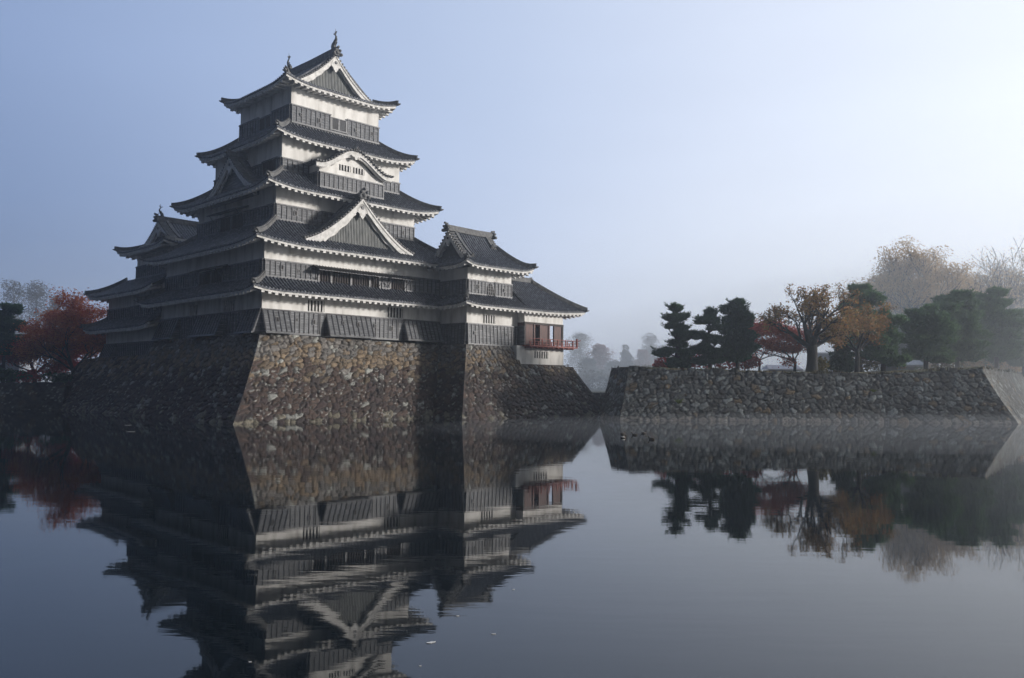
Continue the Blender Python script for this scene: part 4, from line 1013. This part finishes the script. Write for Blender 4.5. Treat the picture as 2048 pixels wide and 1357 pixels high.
def limbs(mb, p, d, L, r, depth, rs, tips, spread=.55, up=.12, shrink=.74, kids=(2, 3), minr=.012, twist=.22):
    p = Vector(p); d = Vector(d).normalized(); pts = [p.copy()]; rad = [r]; n = 4
    for i in range(n):
        d = (d+Vector((rs.gauss(0, twist*.5), rs.gauss(0, twist*.5), rs.gauss(0, twist*.3)+up*.25))).normalized(); p = p+d*L/n; pts.append(p.copy()); rad.append(max(minr, r*(1-.42*(i+1)/n)))
    mb.tube([tuple(q) for q in pts], rad, 6 if depth > 2 else 4 if depth > 0 else 3)
    if depth == 0:
        tips.append((tuple(pts[-1]), tuple(pts[2]))); return
    for k in range(rs.randint(*kids)+(1 if depth > 2 else 0)):
        j = rs.choice([2, 3, 4, 4]); ax = Vector((rs.gauss(0, 1), rs.gauss(0, 1), rs.gauss(0, .6))).normalized()
        nd = (d+ax*spread*(1.0+.5*rs.random())).normalized(); limbs(mb, pts[j], nd, L*shrink*(.8+.35*rs.random()), rad[j]*.62, depth-1, rs, tips, spread, up, shrink, kids, minr, twist)
def broad(x, y, z, label, mat, seed, dirs, trunk_h, r0, L, depth=4, leaves=10, ls=.3, lr=.7, name='broadleaf_tree', spread=.55, up=.12, group=None, trunkmat='bark', kids=(2, 3), shrink=.74, minr=.02, flat=1.0, scale=(1, 1, 1)):
    rs = random.Random(seed); e = tree(name, x, y, z, label, 'tree', group); t = MB(); c = MB(); tips = []
    t.tube([(0, 0, -.4), (0, 0, 0), (.05, 0, trunk_h*.35), (0.1, .05, trunk_h*.7), (0.02, 0, trunk_h)], [r0*1.6, r0*1.25, r0*1.0, r0*.95, r0*1.0], 9)
    for d, l, rr in dirs: limbs(t, (0, 0, trunk_h*.92), d, L*l, r0*rr, depth, rs, tips, spread, up, shrink, kids, minr)
    for tip, mid in tips:
        for _ in range(leaves):
            q = tip if rs.random() < .65 else mid
            leafquad(c, (q[0]+rs.gauss(0, lr*.5), q[1]+rs.gauss(0, lr*.5), q[2]+rs.gauss(0, lr*.32*flat)), ls, rs)
    t.build('trunk', M[trunkmat], e, smooth=True)
    if leaves: c.build('crown', M[mat], e)
    e.scale = scale
    return e
def bush(x, y, z, r, mat, label, n=500, ls=.22, seed=1, group=None):
    rs = random.Random(seed); m = MB(); s_ = MB()
    for k in range(5): cloud(m, ((rs.random()-.5)*r[0], (rs.random()-.5)*r[1], r[2]*(.4+.5*rs.random())), (r[0]*.5, r[1]*.5, r[2]*.42), n//5, ls, rs)
    e = tree('bush', x, y, z, label, 'bush', group); m.build('foliage', M[mat], e)
    for k in range(4): s_.tube([(0, 0, -.2), (rs.gauss(0, .2)*r[0], rs.gauss(0, .2), r[2]*.7)], [.06, .02], 5)
    s_.build('stems', M['bark'], e)
def PX(px, py, Y):   # photograph position at a distance Y -> x, z (used to read off the plan)
    a, b = px-1024, py-678.5; xx = (a*_cr+b*_sr)/1662.57; yy = (-a*_sr+b*_cr)/1662.57; up = -yy
    X, Yy, Z = xx, _c-up*_s, _s+up*_c; t = Y/Yy; return X*t, CAMZ+Z*t
def gz(x): return topz(x)
# -- the three pruned pines at the near end of the wall
x, zt_ = PX(1350, 612, 82); b = gz(x); h = zt_-b
pine(x, 82, b, h, [(0, .94, .75, .5), (0, .80, 1.3, .5), (-.3, .665, .85, .36), (.4, .64, .8, .34), (.55, .52, 1.15, .48), (.2, .40, .95, .42), (-1.25, .27, 1.05, .55), (.9, .25, .95, .42), (.2, .10, 1.35, .65)], 'dark pruned pine with widely spaced foliage pads, first tree on the wall end', seed=3, lean=.5, group='pruned pines on the stone wall')
x, zt_ = PX(1421, 622, 82); b = gz(x); h = zt_-b
pine(x, 82, b, h, [(0, .94, .7, .5), (-.3, .81, 1.25, .42), (.8, .70, .95, .3), (-.9, .57, .95, .42), (.5, .50, 1.2, .46), (-.6, .36, 1.3, .52), (.6, .28, 1.6, .45), (0, .16, 1.7, .5)], 'dark pruned pine between the open padded pine and the dense column pine', seed=5, lean=-.6, group='pruned pines on the stone wall')
x, zt_ = PX(1474, 608, 83); b = gz(x); h = zt_-b
pine(x, 83, b, h, [(0, .97, .8, .6), (-.3, .88, 1.3, .7), (.4, .80, 1.4, .7), (0, .70, 1.6, .8), (-.3, .60, 1.5, .8), (.3, .50, 1.6, .8), (0, .40, 1.7, .8), (.3, .30, 1.6, .8), (-.2, .22, 1.4, .6)], 'dense dark column shaped pine beside the red umbrella maple', seed=8, lean=.3, group='pruned pines on the stone wall')
i = 0
for px, w_, h_, mt in ((1322, 1.6, 1.1, 'crimson'), (1380, 2.6, 1.6, 'crimson'), (1440, 2.6, 1.9, 'crimson'), (1505, 1.8, 1.4, 'crimson')):
    x, _ = PX(px, 740, 85); bush(x, 85+i*.4, gz(x), (w_, 1.6, h_), mt, ['low crimson bush below the first pruned pine', 'wide crimson bush between the first and second pruned pines', 'taller crimson bush between the second pruned pine and the column pine', 'low crimson bush at the right foot of the column pine'][i], 900, .24, 40+i, 'crimson bushes below the pines'); i += 1
# -- red umbrella maple
x, zt_ = PX(1588, 655, 88); b = gz(x)
broad(x, 88, b, 'low spreading maple with thin red leaves behind the thick leaning oak', 'red', 12, [((-1, .1, .35), 1.3, .6), ((-.7, .5, .6), 1.2, .55), ((-.9, -.4, .45), 1.1, .5), ((.5, .2, .7), .9, .5), ((-.3, -.2, 1), .8, .5)], 1.6, .16, 2.0, 3, 110, .17, .85, 'maple_tree', .6, .10, flat=.7)
x, zt_ = PX(1520, 655, 88)
broad(x, 88.5, gz(x), 'small red leaved maple right behind the dense column shaped pine', 'red', 15, [((.6, .1, .8), 1.0, .6), ((-.3, .3, 1), 1.2, .6), ((.9, -.3, .5), 1.1, .5)], 1.6, .13, 1.8, 3, 130, .17, .8, 'maple_tree', .6, .10, flat=.7)
# -- the big old tree at the middle of the wall
x, zt_ = PX(1622, 580, 80); b = gz(x)
broad(x, 80, b, 'big old oak with thick dark trunk and sparse amber leaves at the wall edge', 'amber', 21, [((-1.0, .1, .62), 1.05, .55), ((-.35, .2, 1), 1.1, .6), ((.25, -.3, 1), 1.1, .6), ((.9, .2, .55), .85, .5), ((.1, .5, 1), 1.0, .5)], 2.7, .52, 2.3, 4, 15, .19, .42, 'oak_tree', .62, .14, minr=.03, shrink=.72)
x, zt_ = PX(1712, 605, 84); b = gz(x)
broad(x, 84, b, 'slender oak with orange brown leaves right of the big old oak', 'amber', 27, [((-.5, .1, .9), 1.1, .6), ((.5, .2, .9), 1.1, .6), ((0, -.3, 1), 1.2, .6), ((.8, .3, .5), .8, .5), ((-.9, 0, .4), .8, .5)], 2.5, .22, 1.9, 3, 75, .20, .7, 'oak_tree', .6, .14)
x, zt_ = PX(1718, 578, 92); b = gz(x); h = zt_-b
pine(x, 92, b, h, [(0, .95, 1.2, .8), (.5, .86, 1.9, .8), (-.6, .76, 1.7, .8), (.2, .66, 2.0, .9), (-.2, .55, 1.9, .8), (.3, .44, 1.8, .8), (0, .34, 1.8, .8)], 'green pine whose flat top rises above the slender orange oak', 'pineblue', seed=31, group='background pines')
x, zt_ = PX(1684, 655, 86); b = gz(x); h = 3.6
pine(x, 86, b, h, [(0, .9, .5, .4), (0, .7, .9, .5), (0, .5, 1.2, .5), (0, .3, 1.3, .5), (.1, .15, 1.3, .5)], 'short dark conifer between the big oak and the slender orange oak', 'pine', seed=33, group='background pines')
i = 0
for px, top, Y, wd in ((1765, 628, 86, 2.1), (1850, 622, 88, 2.6), (1912, 590, 92, 3.2), (1990, 585, 97, 3.0), (2046, 628, 104, 3.4)):
    x, zt_ = PX(px, top, Y); b = gz(x); h = zt_-b; rs = random.Random(60+i); pads = []
    for k in range(13):
        f = .97-.066*k; sg = (-1)**k; pads.append((sg*wd*(.15+.42*rs.random())*(.3 if k == 0 else 1), f+.02*rs.random(), wd*(.36+.36*min(1, k/3))*(.7+.35*rs.random()), .62))
    pine(x, Y, b, h, pads, ['round topped pine right of the slender orange oak', 'dark pine just left of the tallest layered pine', 'tallest layered pine above the far part of the wall', 'layered pine above the far bright corner of the wall', 'hazy pine at the right edge of the picture'][i], 'pineblue', seed=70+i, dens=.6, tr=.26, group='background pines', ts=.46); i += 1
for px, top, Y, wd, lb in ((1800, 650, 108, 3.0, 'hazy round pine in the gap behind the round topped pine'), (1955, 640, 110, 3.0, 'hazy pine in the gap between the two tall layered pines')):
    x, zt_ = PX(px, top, Y); b = 4.6; h = zt_-b; pine(x, Y, b, h, [(((-1)**k)*wd*.3, .95-.09*k, wd*.65, .8) for k in range(9)], lb, 'pineblue', seed=px, dens=.7, group='background pines', ts=.4)
i = 0
for px, Y, r, mt, n in ((1640, 84, (1.2, 1, 1.5), 'olive', 500), (1722, 90, (2.6, 1.6, 2.4), 'olive', 900), (1800, 96, (2.0, 1.5, 1.8), 'tan', 600), (1885, 100, (3.2, 2, 2.6), 'olive', 900), (1940, 104, (3, 2, 2.2), 'tan', 700), (2020, 108, (5, 2, 2.4), 'tan', 900), (1780, 118, (6, 2, 2.6), 'olive', 1300), (1860, 120, (6, 2, 2.8), 'tan', 1300), (1925, 122, (6, 2, 2.6), 'olive', 1300), (1985, 124, (6, 2, 2.8), 'tan', 1300), (2035, 126, (6, 2, 2.6), 'olive', 1300)):
    x, _ = PX(px, 740, Y); bush(x, Y, min(4.7, gz(x)), r, mt, ['small olive bush at the foot of the big old oak', 'yellow olive bush behind the slender oak trunk', 'tan bush behind the tent right of the round topped pine', 'wide olive bush below the dark pine', 'tan bush below the tallest layered pine', 'long tan hedge like bush near the right picture edge', 'hazy olive thicket seen between the trunks behind the white tent', 'hazy tan thicket seen under the dark pine', 'hazy olive thicket seen under the tallest layered pine', 'hazy tan thicket behind the bright wall corner', 'hazy olive thicket farthest back at the right edge'][i], n, .28, 90+i, 'background bushes'); i += 1
# -- tall bare trees fading into the haze
i = 0
for px, top, Y, L, lv, mt in ((1845, 500, 128, 5.2, 9, 'tan'), (1775, 530, 140, 4.6, 8, 'tan'), (1925, 515, 136, 5.0, 7, 'tan'), (1980, 510, 132, 5.0, 1, 'tan'), (2050, 515, 140, 5.6, 1, 'tan')):
    x, zt_ = PX(px, top, Y); b = 4.5; h = zt_-b
    broad(x, Y, b, ['largest pale spreading zelkova rising behind the pines', 'lower pale tree at the left shoulder of the largest zelkova', 'pale tree with patches of tan leaves above the tallest layered pine', 'bare leafless tree above the bright wall corner', 'bare hazy tree at the right picture edge'][i], mt, 100+i*7, [((-.8, .1, .9), 1, .6), ((-.3, .3, 1), 1.15, .6), ((.3, -.2, 1), 1.15, .6), ((.85, .1, .8), 1, .6), ((0, .4, 1), 1.1, .5)], h*.24, .42, L, 4, lv*5, .26, 1.3, 'bare_tree', .48, .22, 'tall pale trees in the haze', minr=.035, shrink=.72, kids=(3, 3)); i += 1
# -- left bank
x, zt_ = PX(152, 590, 97); 
broad(x, 97, 2.6, 'bright orange maple beside the far left end of the castle', 'orange', 201, [((-.6, .1, .9), 1, .6), ((.5, .3, .9), 1, .6), ((0, -.4, 1), 1.25, .6), ((.8, -.2, .5), 1.0, .5), ((-.9, -.2, .5), 1.0, .5)], 2.2, .32, 3.0, 4, 110, .22, 1.2, 'maple_tree', .6, .12, 'maples on the left bank', scale=(.98, .95, .84))
x, zt_ = PX(75, 620, 101)
broad(x, 101, 2.6, 'dark crimson maple left of the bright orange maple', 'crimson', 203, [((-.6, .1, .8), 1, .6), ((.5, .3, .8), 1, .6), ((0, -.4, 1), 1.1, .6), ((.8, -.2, .5), 1.0, .5), ((-.9, -.2, .5), 1.0, .5)], 2.0, .28, 2.7, 4, 90, .22, 1.1, 'maple_tree', .6, .10, 'maples on the left bank', scale=(.9, .9, .72))
x, zt_ = PX(200, 620, 106)
broad(x, 106, 2.6, 'crimson maple half hidden behind the small keep', 'crimson', 207, [((-.6, .1, .8), 1, .6), ((.5, .3, .8), 1, .6), ((0, -.4, 1), 1.2, .6)], 2.4, .28, 3.1, 4, 90, .24, 1.1, 'maple_tree', .6, .10, 'maples on the left bank', scale=(.85, .85, .72))
x, zt_ = PX(12, 614, 98)
pine(x, 98, 2.6, zt_-2.6, [(((-1)**k)*.7, .95-.1*k, 1.2+.25*k, .8) for k in range(6)], 'dark green pine at the left picture edge', 'pine', seed=301, dens=.9, ts=.36)
i = 0
for px, Y, r in ((20, 93, (3, 1.5, 1.6)), (70, 94, (3.5, 1.5, 1.4)), (120, 93.5, (2.5, 1.5, 1.2))):
    x, _ = PX(px, 740, Y); bush(x, Y, 2.6, r, 'crimson' if i == 1 else 'pine', ['low dark bush below the edge pine on the left bank', 'low crimson bush on the left bank', 'small dark bush below the bright orange maple'][i], 700, .3, 400+i, 'left bank bushes'); i += 1
# -- far trees almost lost in the fog
FT = [(30, 562, 250, 'far', 9), (75, 556, 262, 'far', 9), (112, 585, 270, 'far', 7), (1200, 690, 260, 'farred', 7), (1252, 688, 262, 'far', 5), (1160, 668, 340, 'far', 10), (1300, 670, 330, 'far', 8), (1225, 725, 240, 'far', 6), (1285, 700, 255, 'farred', 6), (1330, 690, 265, 'far', 7), (1175, 720, 235, 'far', 5)]
names_ = ['pale foggy tree beyond the dark edge pine on the left', 'tallest pale foggy tree beyond the crimson maple', 'lower foggy tree between the crimson and the orange maples', 'faint reddish tree in the fog just right of the pavilion', 'faint pointed tree in the fog above the low retaining wall', 'very faint tall tree right behind the veranda', 'very faint tall tree left of the first pruned pine', 'faint low tree over the gap in the walls', 'faint reddish tree above the near end of the moat wall', 'faint tree right behind the first pruned pine', 'faint low tree at the foot of the pavilion base']
for i, (px, top, Y, mt, wd) in enumerate(FT):
    rs = random.Random(500+i); x, zt_ = PX(px, top, Y); h = zt_-2.1; e = tree('far_tree', x, Y, 2.1, names_[i], 'tree', 'foggy trees far off'); m = MB(); t = MB()
    t.tube([(0, 0, -.2), (.1, 0, h*.5), (0, 0, h*.85)], [.45, .3, .1], 6)
    for k in range(14):
        f = .28+.66*rs.random(); rr = wd*(.25+.28*rs.random())*(1.2-.7*abs(f-.5)); a = rs.random()*6.28; rad = wd*.55*(1.15-f)*rs.random()
        q = (math.cos(a)*rad, math.sin(a)*rad, h*f); t.tube([(0, 0, h*f*.7), q], [.14, .05], 4); cloud(m, q, (rr, rr, rr*.7), 420, .42, rs)
    cloud(m, (0, 0, h*.9), (wd*.25, wd*.25, h*.1), 260, .42, rs)
    t.build('trunk', M['bark'], e); m.build('crown', M[mt], e)
m = MB(); rs = random.Random(9)
for k in range(70):
    x = -40+rs.random()*120; y = 175+rs.random()*50; cloud(m, (x, y, 3.2+rs.random()*1.5), (4.5, 3, 2.2+rs.random()*1.5), 130, .7, rs)
for k in range(40):
    x = -170+rs.random()*90; y = 150+rs.random()*40; cloud(m, (x, y, 3.2+rs.random()*1.5), (4.5, 3, 2.4+rs.random()*1.5), 130, .7, rs)
tag(m.build('undergrowth', M['far']), 'dark undergrowth and shrubs far off in the fog', 'undergrowth', kind='stuff')

# ------------------------------------------------------------------ small things
def tent(px, Y, w, d, h, label, group='white tents on the terrace'):
    x, _ = PX(px, 745, Y); b = gz(x)-.02; e = tree('tent', x, Y, b, label, 'tent', group); m = MB()
    hw, hd = w/2, d/2
    m.add([(-hw, -hd, h*.55), (hw, -hd, h*.55), (hw, hd, h*.55), (-hw, hd, h*.55), (-hw*.9, 0, h), (hw*.9, 0, h)], [(0, 1, 5, 4), (2, 3, 4, 5), (0, 4, 3), (1, 2, 5)]); m.box(-hw, hw, -hd+.0, -hd+.02, h*.40, h*.549)
    m.build('canopy', M['cloth'], e); q = MB()
    for sx in (-1, 1):
        for sy in (-1, 1): q.tube([(sx*hw*.97, sy*hd*.93, -.1), (sx*hw*.97, sy*hd*.93, h*.54)], [.03, .03], 5)
    q.box(-hw*.9, hw*.9, hd*.7, hd*.72, 0, h*.5); q.build('frame', M['greywall'], e)
tent(1563, 92, 3.8, 3, 1.15, 'white ridge tent left of the big old oak'); tent(1655, 92, 3.0, 3, .8, 'low white tent just right of the big oak trunk'); tent(1805, 94, 4.2, 3, 1.3, 'white tent between the round topped pine and the dark pine')
x, _ = PX(1655, 745, 112); e = tree('shed', x, 112, 4.4, 'pale blue grey flat roofed shed behind the big old oak', 'shed'); m = MB(); m.box(-1.6, 1.6, -1.5, 1.5, 0, 3.1); m.build('wall', M['greywall'], e); m = MB(); m.box(-1.8, 1.8, -1.7, 1.7, 3.1, 3.3); m.build('roof', M['cloth'], e); m = MB(); m.box(-.5, .5, -1.53, -1.5, 0.3, 2.2); m.build('door', M['trim'], e)
x, _ = PX(30, 710, 112); e = tree('white_house', x, 112, 2.5, 'small white walled house between the edge pine and the crimson maple', 'house'); m = MB(); m.box(-1.8, 1.8, -2, 2, 0, 4.0); m.build('wall', M['greywall'], e)
m = MB(); m.add([(-2.3, -2.5, 3.9), (2.3, -2.5, 3.9), (2.3, 2.5, 3.9), (-2.3, 2.5, 3.9), (-2.3, 0, 5.2), (2.3, 0, 5.2)], [(0, 1, 5, 4), (2, 3, 4, 5), (0, 4, 3), (1, 2, 5), (3, 2, 1, 0)]); m.build('roof', M['tile'], e); m = MB(); m.box(-.9, -.1, -2.04, -2.0, 1.5, 2.6); m.build('window', M['dark'], e)
x, z_ = PX(1357, 800, 76); rs = random.Random(3)
def weed(px, py, Y, s, label):
    x, z_ = PX(px, py, Y); m = MB()
    for k in range(26):
        a = rs.random()*6.28; d = Vector((math.cos(a)*.7, -abs(math.sin(a))*.5-.1, .5*rs.random()+.35)).normalized()*s*(.6+.5*rs.random()); b = Vector((-d.y, d.x, 0)).normalized()*s*.07
        m.add([(0, 0, 0), tuple(d*.5+b), tuple(d+Vector((0, 0, -.1*s))), tuple(d*.5-b)], [(0, 1, 2, 3)])
    o = m.build('wall_weed', M['weed'], loc=(x, Y, z_)); tag(o, label, 'plant', 'weeds on the moat wall')
weed(1357, 808, 75.9, .75, 'yellow green fern growing from the moat wall below the first pruned pine'); weed(1746, 785, 76.0, .5, 'small green weed on the moat wall below the round topped pine')
# ducks
def duck(px, py, rot, label, pale=False, s=.27):
    Y = CAMZ*1.0; yy = (py-678.5)
    Y = 20.0
    for _ in range(40):
        x, z_ = PX(px, py, Y); Y = Y*CAMZ/(CAMZ-z_) if CAMZ-z_ > 0 else Y*2
    x, z_ = PX(px, py, Y); e = bpy.data.objects.new('duck', None); COL.objects.link(e); e.location = (x, Y, 0); e.rotation_euler.z = rot; tag(e, label, 'duck', 'ducks on the moat')
    m = MB(); m.tube([(-.75*s, 0, .28*s), (-.62*s, 0, .22*s), (-.3*s, 0, .16*s), (.1*s, 0, .15*s), (.38*s, 0, .2*s), (.5*s, 0, .3*s), (.52*s, 0, .5*s), (.56*s, 0, .62*s), (.62*s, 0, .68*s), (.7*s, 0, .66*s)], [q*s for q in (.03, .13, .27, .32, .24, .15, .11, .14, .14, .06)], 10)
    m.build('body', M['feather'], e, smooth=True)
    m = MB(); m.tube([(.7*s, 0, .64*s), (.88*s, 0, .60*s)], [.06*s, .03*s], 6); m.build('bill', M['olive'], e)
    for sg in (-1, 1):
        m = MB(); m.tube([(.2*s, sg*.26*s, .26*s), (-.2*s, sg*.27*s, .3*s), (-.6*s, sg*.1*s, .32*s)], [.06*s, .13*s, .03*s], 7); m.build('wing', M['white' if pale else 'feather'], e, smooth=True)
duck(1246, 869, .3, 'dark duck just behind the pale winged duck'); duck(1247, 877, .2, 'duck with a pale wing at the left of the flock', True); duck(1269, 871, 3.0, 'dark duck in the middle of the flock'); duck(1288, 868, .2, 'dark duck at the far back of the flock'); duck(1303, 880, 2.9, 'dark duck nearest the viewer at the right of the flock')
# fallen leaves afloat
def floatleaf(px, py, s, label, mat='white'):
    Y = 20.0
    for _ in range(60):
        x, z_ = PX(px, py, Y); Y = Y*CAMZ/(CAMZ-z_)
    x, z_ = PX(px, py, Y); pr = [(-.5, 0), (-.3, .18), (-.05, .16), (.1, .28), (.3, .15), (.5, .02), (.3, -.16), (.05, -.14), (-.1, -.24), (-.32, -.14)]; n = len(pr); r0 = rs.random()*.6
    vs = [(a*s*math.cos(r0)-b*s*math.sin(r0), a*s*math.sin(r0)+b*s*math.cos(r0), .006+.03*s*abs(a)) for a, b in pr]
    m = MB(); m.add([(x_, y_, z-.004) for x_, y_, z in vs]+vs, [tuple(range(n))[::-1], tuple(range(n, 2*n))]+[(i, (i+1) % n, n+(i+1) % n, n+i) for i in range(n)]); tag(m.build('floating_leaf', M[mat], loc=(x, Y, 0)), label, 'leaf', 'fallen leaves on the water')
floatleaf(862, 1286, .13, 'largest pale leaf floating on the dark water in front'); floatleaf(987, 1269, .06, 'small pale leaf right of the largest floating leaf'); floatleaf(840, 1333, .03, 'tiny pale speck of leaf nearest the viewer'); floatleaf(1027, 1180, .05, 'tiny pale leaf below the reflected turret roof'); floatleaf(915, 1233, .05, 'tiny pale leaf above the largest floating leaf')
floatleaf(256, 851, .5, 'pale leaf scrap near the dark castle base'); floatleaf(262, 864, .5, 'pale leaf scrap on dark water below the other scrap'); floatleaf(500, 1325, .04, 'tiny pale leaf inside the dark keep reflection')

# ------------------------------------------------------------------ haze
m = MB(); m.box(-420, 420, -25, 620, -3.2, 78)
ho = m.build('haze', None) if False else None
hm_ = bpy.data.materials.new('haze_air'); hm_.use_nodes = True; nt = hm_.node_tree; nt.nodes.clear()
out = nt.nodes.new('ShaderNodeOutputMaterial'); pv = nt.nodes.new('ShaderNodeVolumePrincipled')
pv.inputs['Color'].default_value = (.86, .93, 1.0, 1); pv.inputs['Density'].default_value = .0010; pv.inputs['Anisotropy'].default_value = .68
nt.links.new(pv.outputs[0], out.inputs['Volume'])
ho = m.build('haze', hm_); tag(ho, 'thin morning fog over the moat and castle', 'haze', kind='stuff')

# banks of thicker fog: lens shapes thinning to nothing at the rim, well clear of the ground sheets' edges
def bank(name, shells, label, an=.2):
    """shells: (centre, radii, density), nested one inside the other so that the fog thins out gradually"""
    m = MB(); na, nr = 48, 24; me_i = []; mats = []
    for c, r, dens in shells:
        base = len(m.v)
        for j in range(nr+1):
            t = j/nr*math.pi
            for i in range(na):
                a = i/na*2*math.pi; rr = max(math.sin(t), .001); m.v.append((c[0]+r[0]*rr*math.cos(a), c[1]+r[1]*rr*math.sin(a), c[2]+r[2]*math.cos(t)))
        n0 = len(m.f)
        for j in range(nr):
            for i in range(na):
                a, b = base+j*na+i, base+j*na+(i+1) % na; m.f.append((a, a+na, b+na, b))
        m.f.append(tuple(range(base, base+na))); m.f.append(tuple(base+nr*na+i for i in range(na))[::-1])
        me_i += [len(mats)]*(len(m.f)-n0)
        mm = bpy.data.materials.new(name); mm.use_nodes = True; nt = mm.node_tree; nt.nodes.clear()
        out = nt.nodes.new('ShaderNodeOutputMaterial'); pv = nt.nodes.new('ShaderNodeVolumePrincipled')
        pv.inputs['Color'].default_value = (.92, .96, 1.0, 1); pv.inputs['Density'].default_value = dens; pv.inputs['Anisotropy'].default_value = an
        nt.links.new(pv.outputs[0], out.inputs['Volume']); mats.append(mm)
    o = m.build(name, mats[0])
    for mm in mats[1:]: o.data.materials.append(mm)
    o.data.polygons.foreach_set('material_index', me_i); tag(o, label, 'mist', kind='stuff')
bank('steam', [((34, 60, -.2), (42, 13, 1.5), .005)], 'thin steam drifting on the moat in front of the long wall')
bank('fog_bank', [((98, 127, 2), (92+h*.3, 55, h), d) for h, d in ((14, .0050), (22, .0036), (32, .0016), (44, .0007))], 'pale fog among the trees on the terrace behind the long wall', .1)
bank('fog_bank', [((10, 300, 0), (395, 140-h*.2, h), d) for h, d in ((10, .0026), (18, .0016), (28, .0008), (40, .0005), (54, .0003), (70, .0002))], 'thick fog hanging over the far bank and its faint trees', .05)
